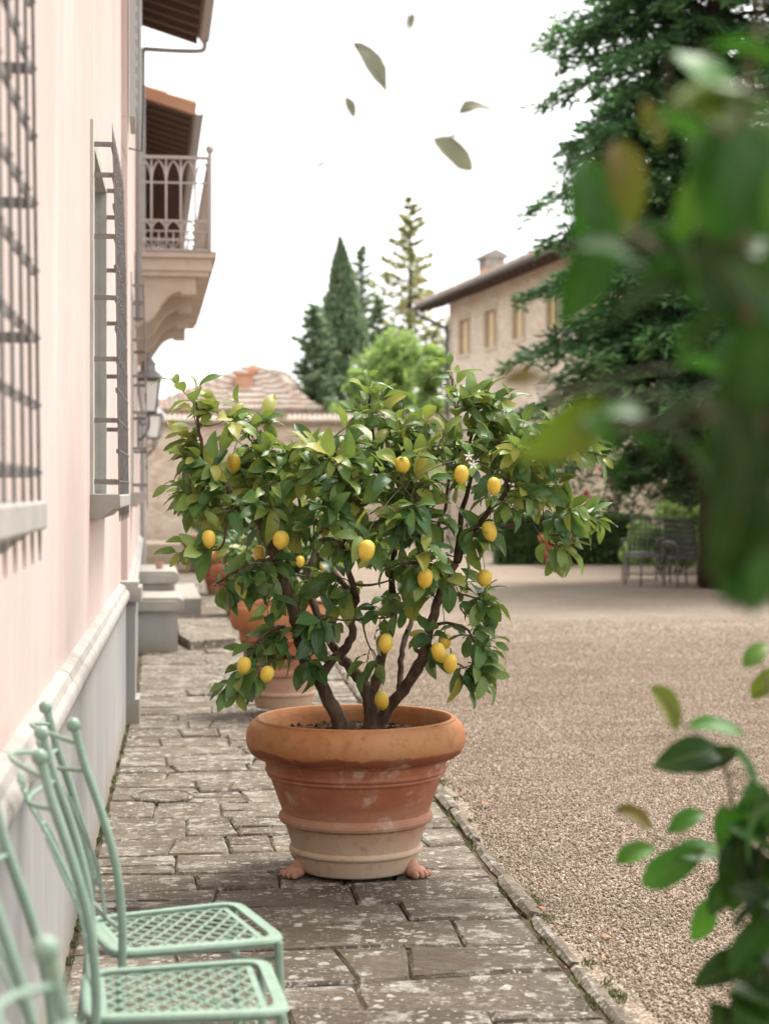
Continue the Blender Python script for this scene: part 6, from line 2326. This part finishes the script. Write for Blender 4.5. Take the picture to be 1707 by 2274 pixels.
laurel('laurel_shrub', 'glossy green laurel sprigs in the lower right corner above the gravel', low_leaves, low_stems,
       [(1610, 1740, 1740, 2230, 2.35, 2.6, 16, 110, 180, 0.0, 0.3)], 8, base=Vector((at(1760, 2500, 2.4).x, at(1760, 2500, 2.4).y, 0)))

sky_leaves = [(806, 134, 3.2, 120, 43, 0.30, 0.45), (757, 230, 3.0, 52, 65, 0.15, 0.6), (1026, 231, 3.2, 80, -22, 0.55, 0.4), (980, 332, 3.0, 112, 35, 0.55, 0.4), (888, 44, 2.7, 40, 100, 0.2, 0.95), (702, 352, 2.7, 55, -42, 0.3, 0.97), (926, 190, 3.0, 12, -20, 0.9, 0.5), (1000, 300, 3.0, 60, 20, 0.4, 0.7)]
sky_stems = [([(1640, 20, 1.55), (1600, -260, 1.9), (1450, -420, 2.4), (1180, -300, 2.9), (860, -240, 2.9)], 0.0028, 0.0012), ([(1180, -300, 2.9), (1180, -160, 3.0), (1080, 60, 3.05), (1075, 215, 3.15), (1030, 300, 3.05)], 0.0012, 0.0006), ([(860, -240, 2.9), (880, 0, 2.9), (850, 180, 3.15), (770, 210, 3.05), (730, 340, 2.8)], 0.0012, 0.0005)]
laurel('hanging_sprig', 'a few thin leaves dangling against the white sky, top centre', sky_leaves, sky_stems, [], 12, 'branch', base=at(1180, -160, 3.0), LM=leaf_single_meshes(PALEL))

# ------------------------------------------------------------------ fallen leaves on path and gravel
rq = random.Random(14)
for i, (u, v, d, s_, lb) in enumerate([(1173, 1963, 6.3, 0.05, 'dry orange leaf on the gravel by the kerb, nearer the path end'), (1297, 2020, 5.85, 0.035, 'small red-brown leaf lying out on the gravel'), (1030, 1735, 8.4, 0.07, 'dry orange leaf on the gravel right of the big pot'), (1300, 2070, 5.6, 0.04, 'orange leaf near the mossy kerb end')]):
    q_ = at(u, v, d)
    dd = FPX * EYE / (v * 1.02831 - 1087)
    q_ = at(u, v, dd)
    me = leaf_single_meshes(DEADL, 'fallen_leaf')[i]
    o = bpy.data.objects.new('fallen_leaf', me); COL.objects.link(o)
    o.location = (q_.x, q_.y, 0.004 - 0.005); o.rotation_euler = (0.15, 0.1, rq.uniform(0, 6)); o.scale = (s_,) * 3
    tag(o, lb, 'leaf', 'fallen leaves on the gravel')

# ------------------------------------------------------------------ weeds and litter in the joints
def weed_strip(name, label, pts_, n, size, m, seed, spread):
    rs_ = np.random.RandomState(seed)
    pts_ = np.array(pts_)
    k_ = rs_.randint(0, len(pts_), n)
    Pc = pts_[k_] + np.stack([rs_.normal(size=n) * spread, rs_.normal(size=n) * spread * 1.6, np.abs(rs_.normal(size=n)) * 0.006], 1)
    D = rand_dirs(rs_, n); D[:, 2] = np.abs(D[:, 2]) + 0.5
    D /= np.linalg.norm(D, axis=1, keepdims=True)
    Wd = np.cross(D, rand_dirs(rs_, n)); Wd /= np.linalg.norm(Wd, axis=1, keepdims=True)
    s_ = size * (0.4 + rs_.rand(n))
    V, F_ = rhombs(Pc, D * s_[:, None], Wd * s_[:, None] * 0.35)
    o = np_mesh(name, V, F_, m, None, {'rnd': np.repeat(rs_.rand(n), 4)})
    o.color = (0, 0, 0, 1)
    tag(o, label, 'weeds', kind='stuff')


MOSSL = make_leaf('moss_leaf', [(0.0, (0.05, 0.035, 0.012)), (0.5, (0.085, 0.080, 0.022)), (1.0, (0.12, 0.15, 0.035))], (0.1, 0.12, 0.03), 0.15, 0.8, False)
rq = random.Random(40)
pts_ = []
for i in range(60):
    y_ = rq.uniform(3.4, 12.5)
    pts_.append((edge_x(y_) + 0.048 + rq.choice((-0.045, 0.045)), y_, -0.010))
for i in range(14): pts_.append((1.38 + rq.uniform(-0.06, 0.25), rq.uniform(3.7, 4.6), -0.012))
weed_strip('kerb_moss', 'moss and tiny weeds along both sides of the path kerb', pts_, 5200, 0.0075, MOSSL, 2, 0.016)
pts_ = [(wall_x(y_) + 0.012, y_, -0.006) for y_ in [rq.uniform(3.2, 11.0) for _ in range(60)]]
weed_strip('wall_foot_moss', 'yellowish moss at the foot of the grey plinth', pts_, 2600, 0.008, MOSSL, 3, 0.010)
pts_ = []
for i in range(70): pts_.append((rq.uniform(-0.2, 1.15), rq.uniform(3.2, 10.5), -0.004))
weed_strip('leaf_litter', 'scattered crumbs and dry bits on the flagstones', pts_, 420, 0.006, DEADL, 4, 0.04)
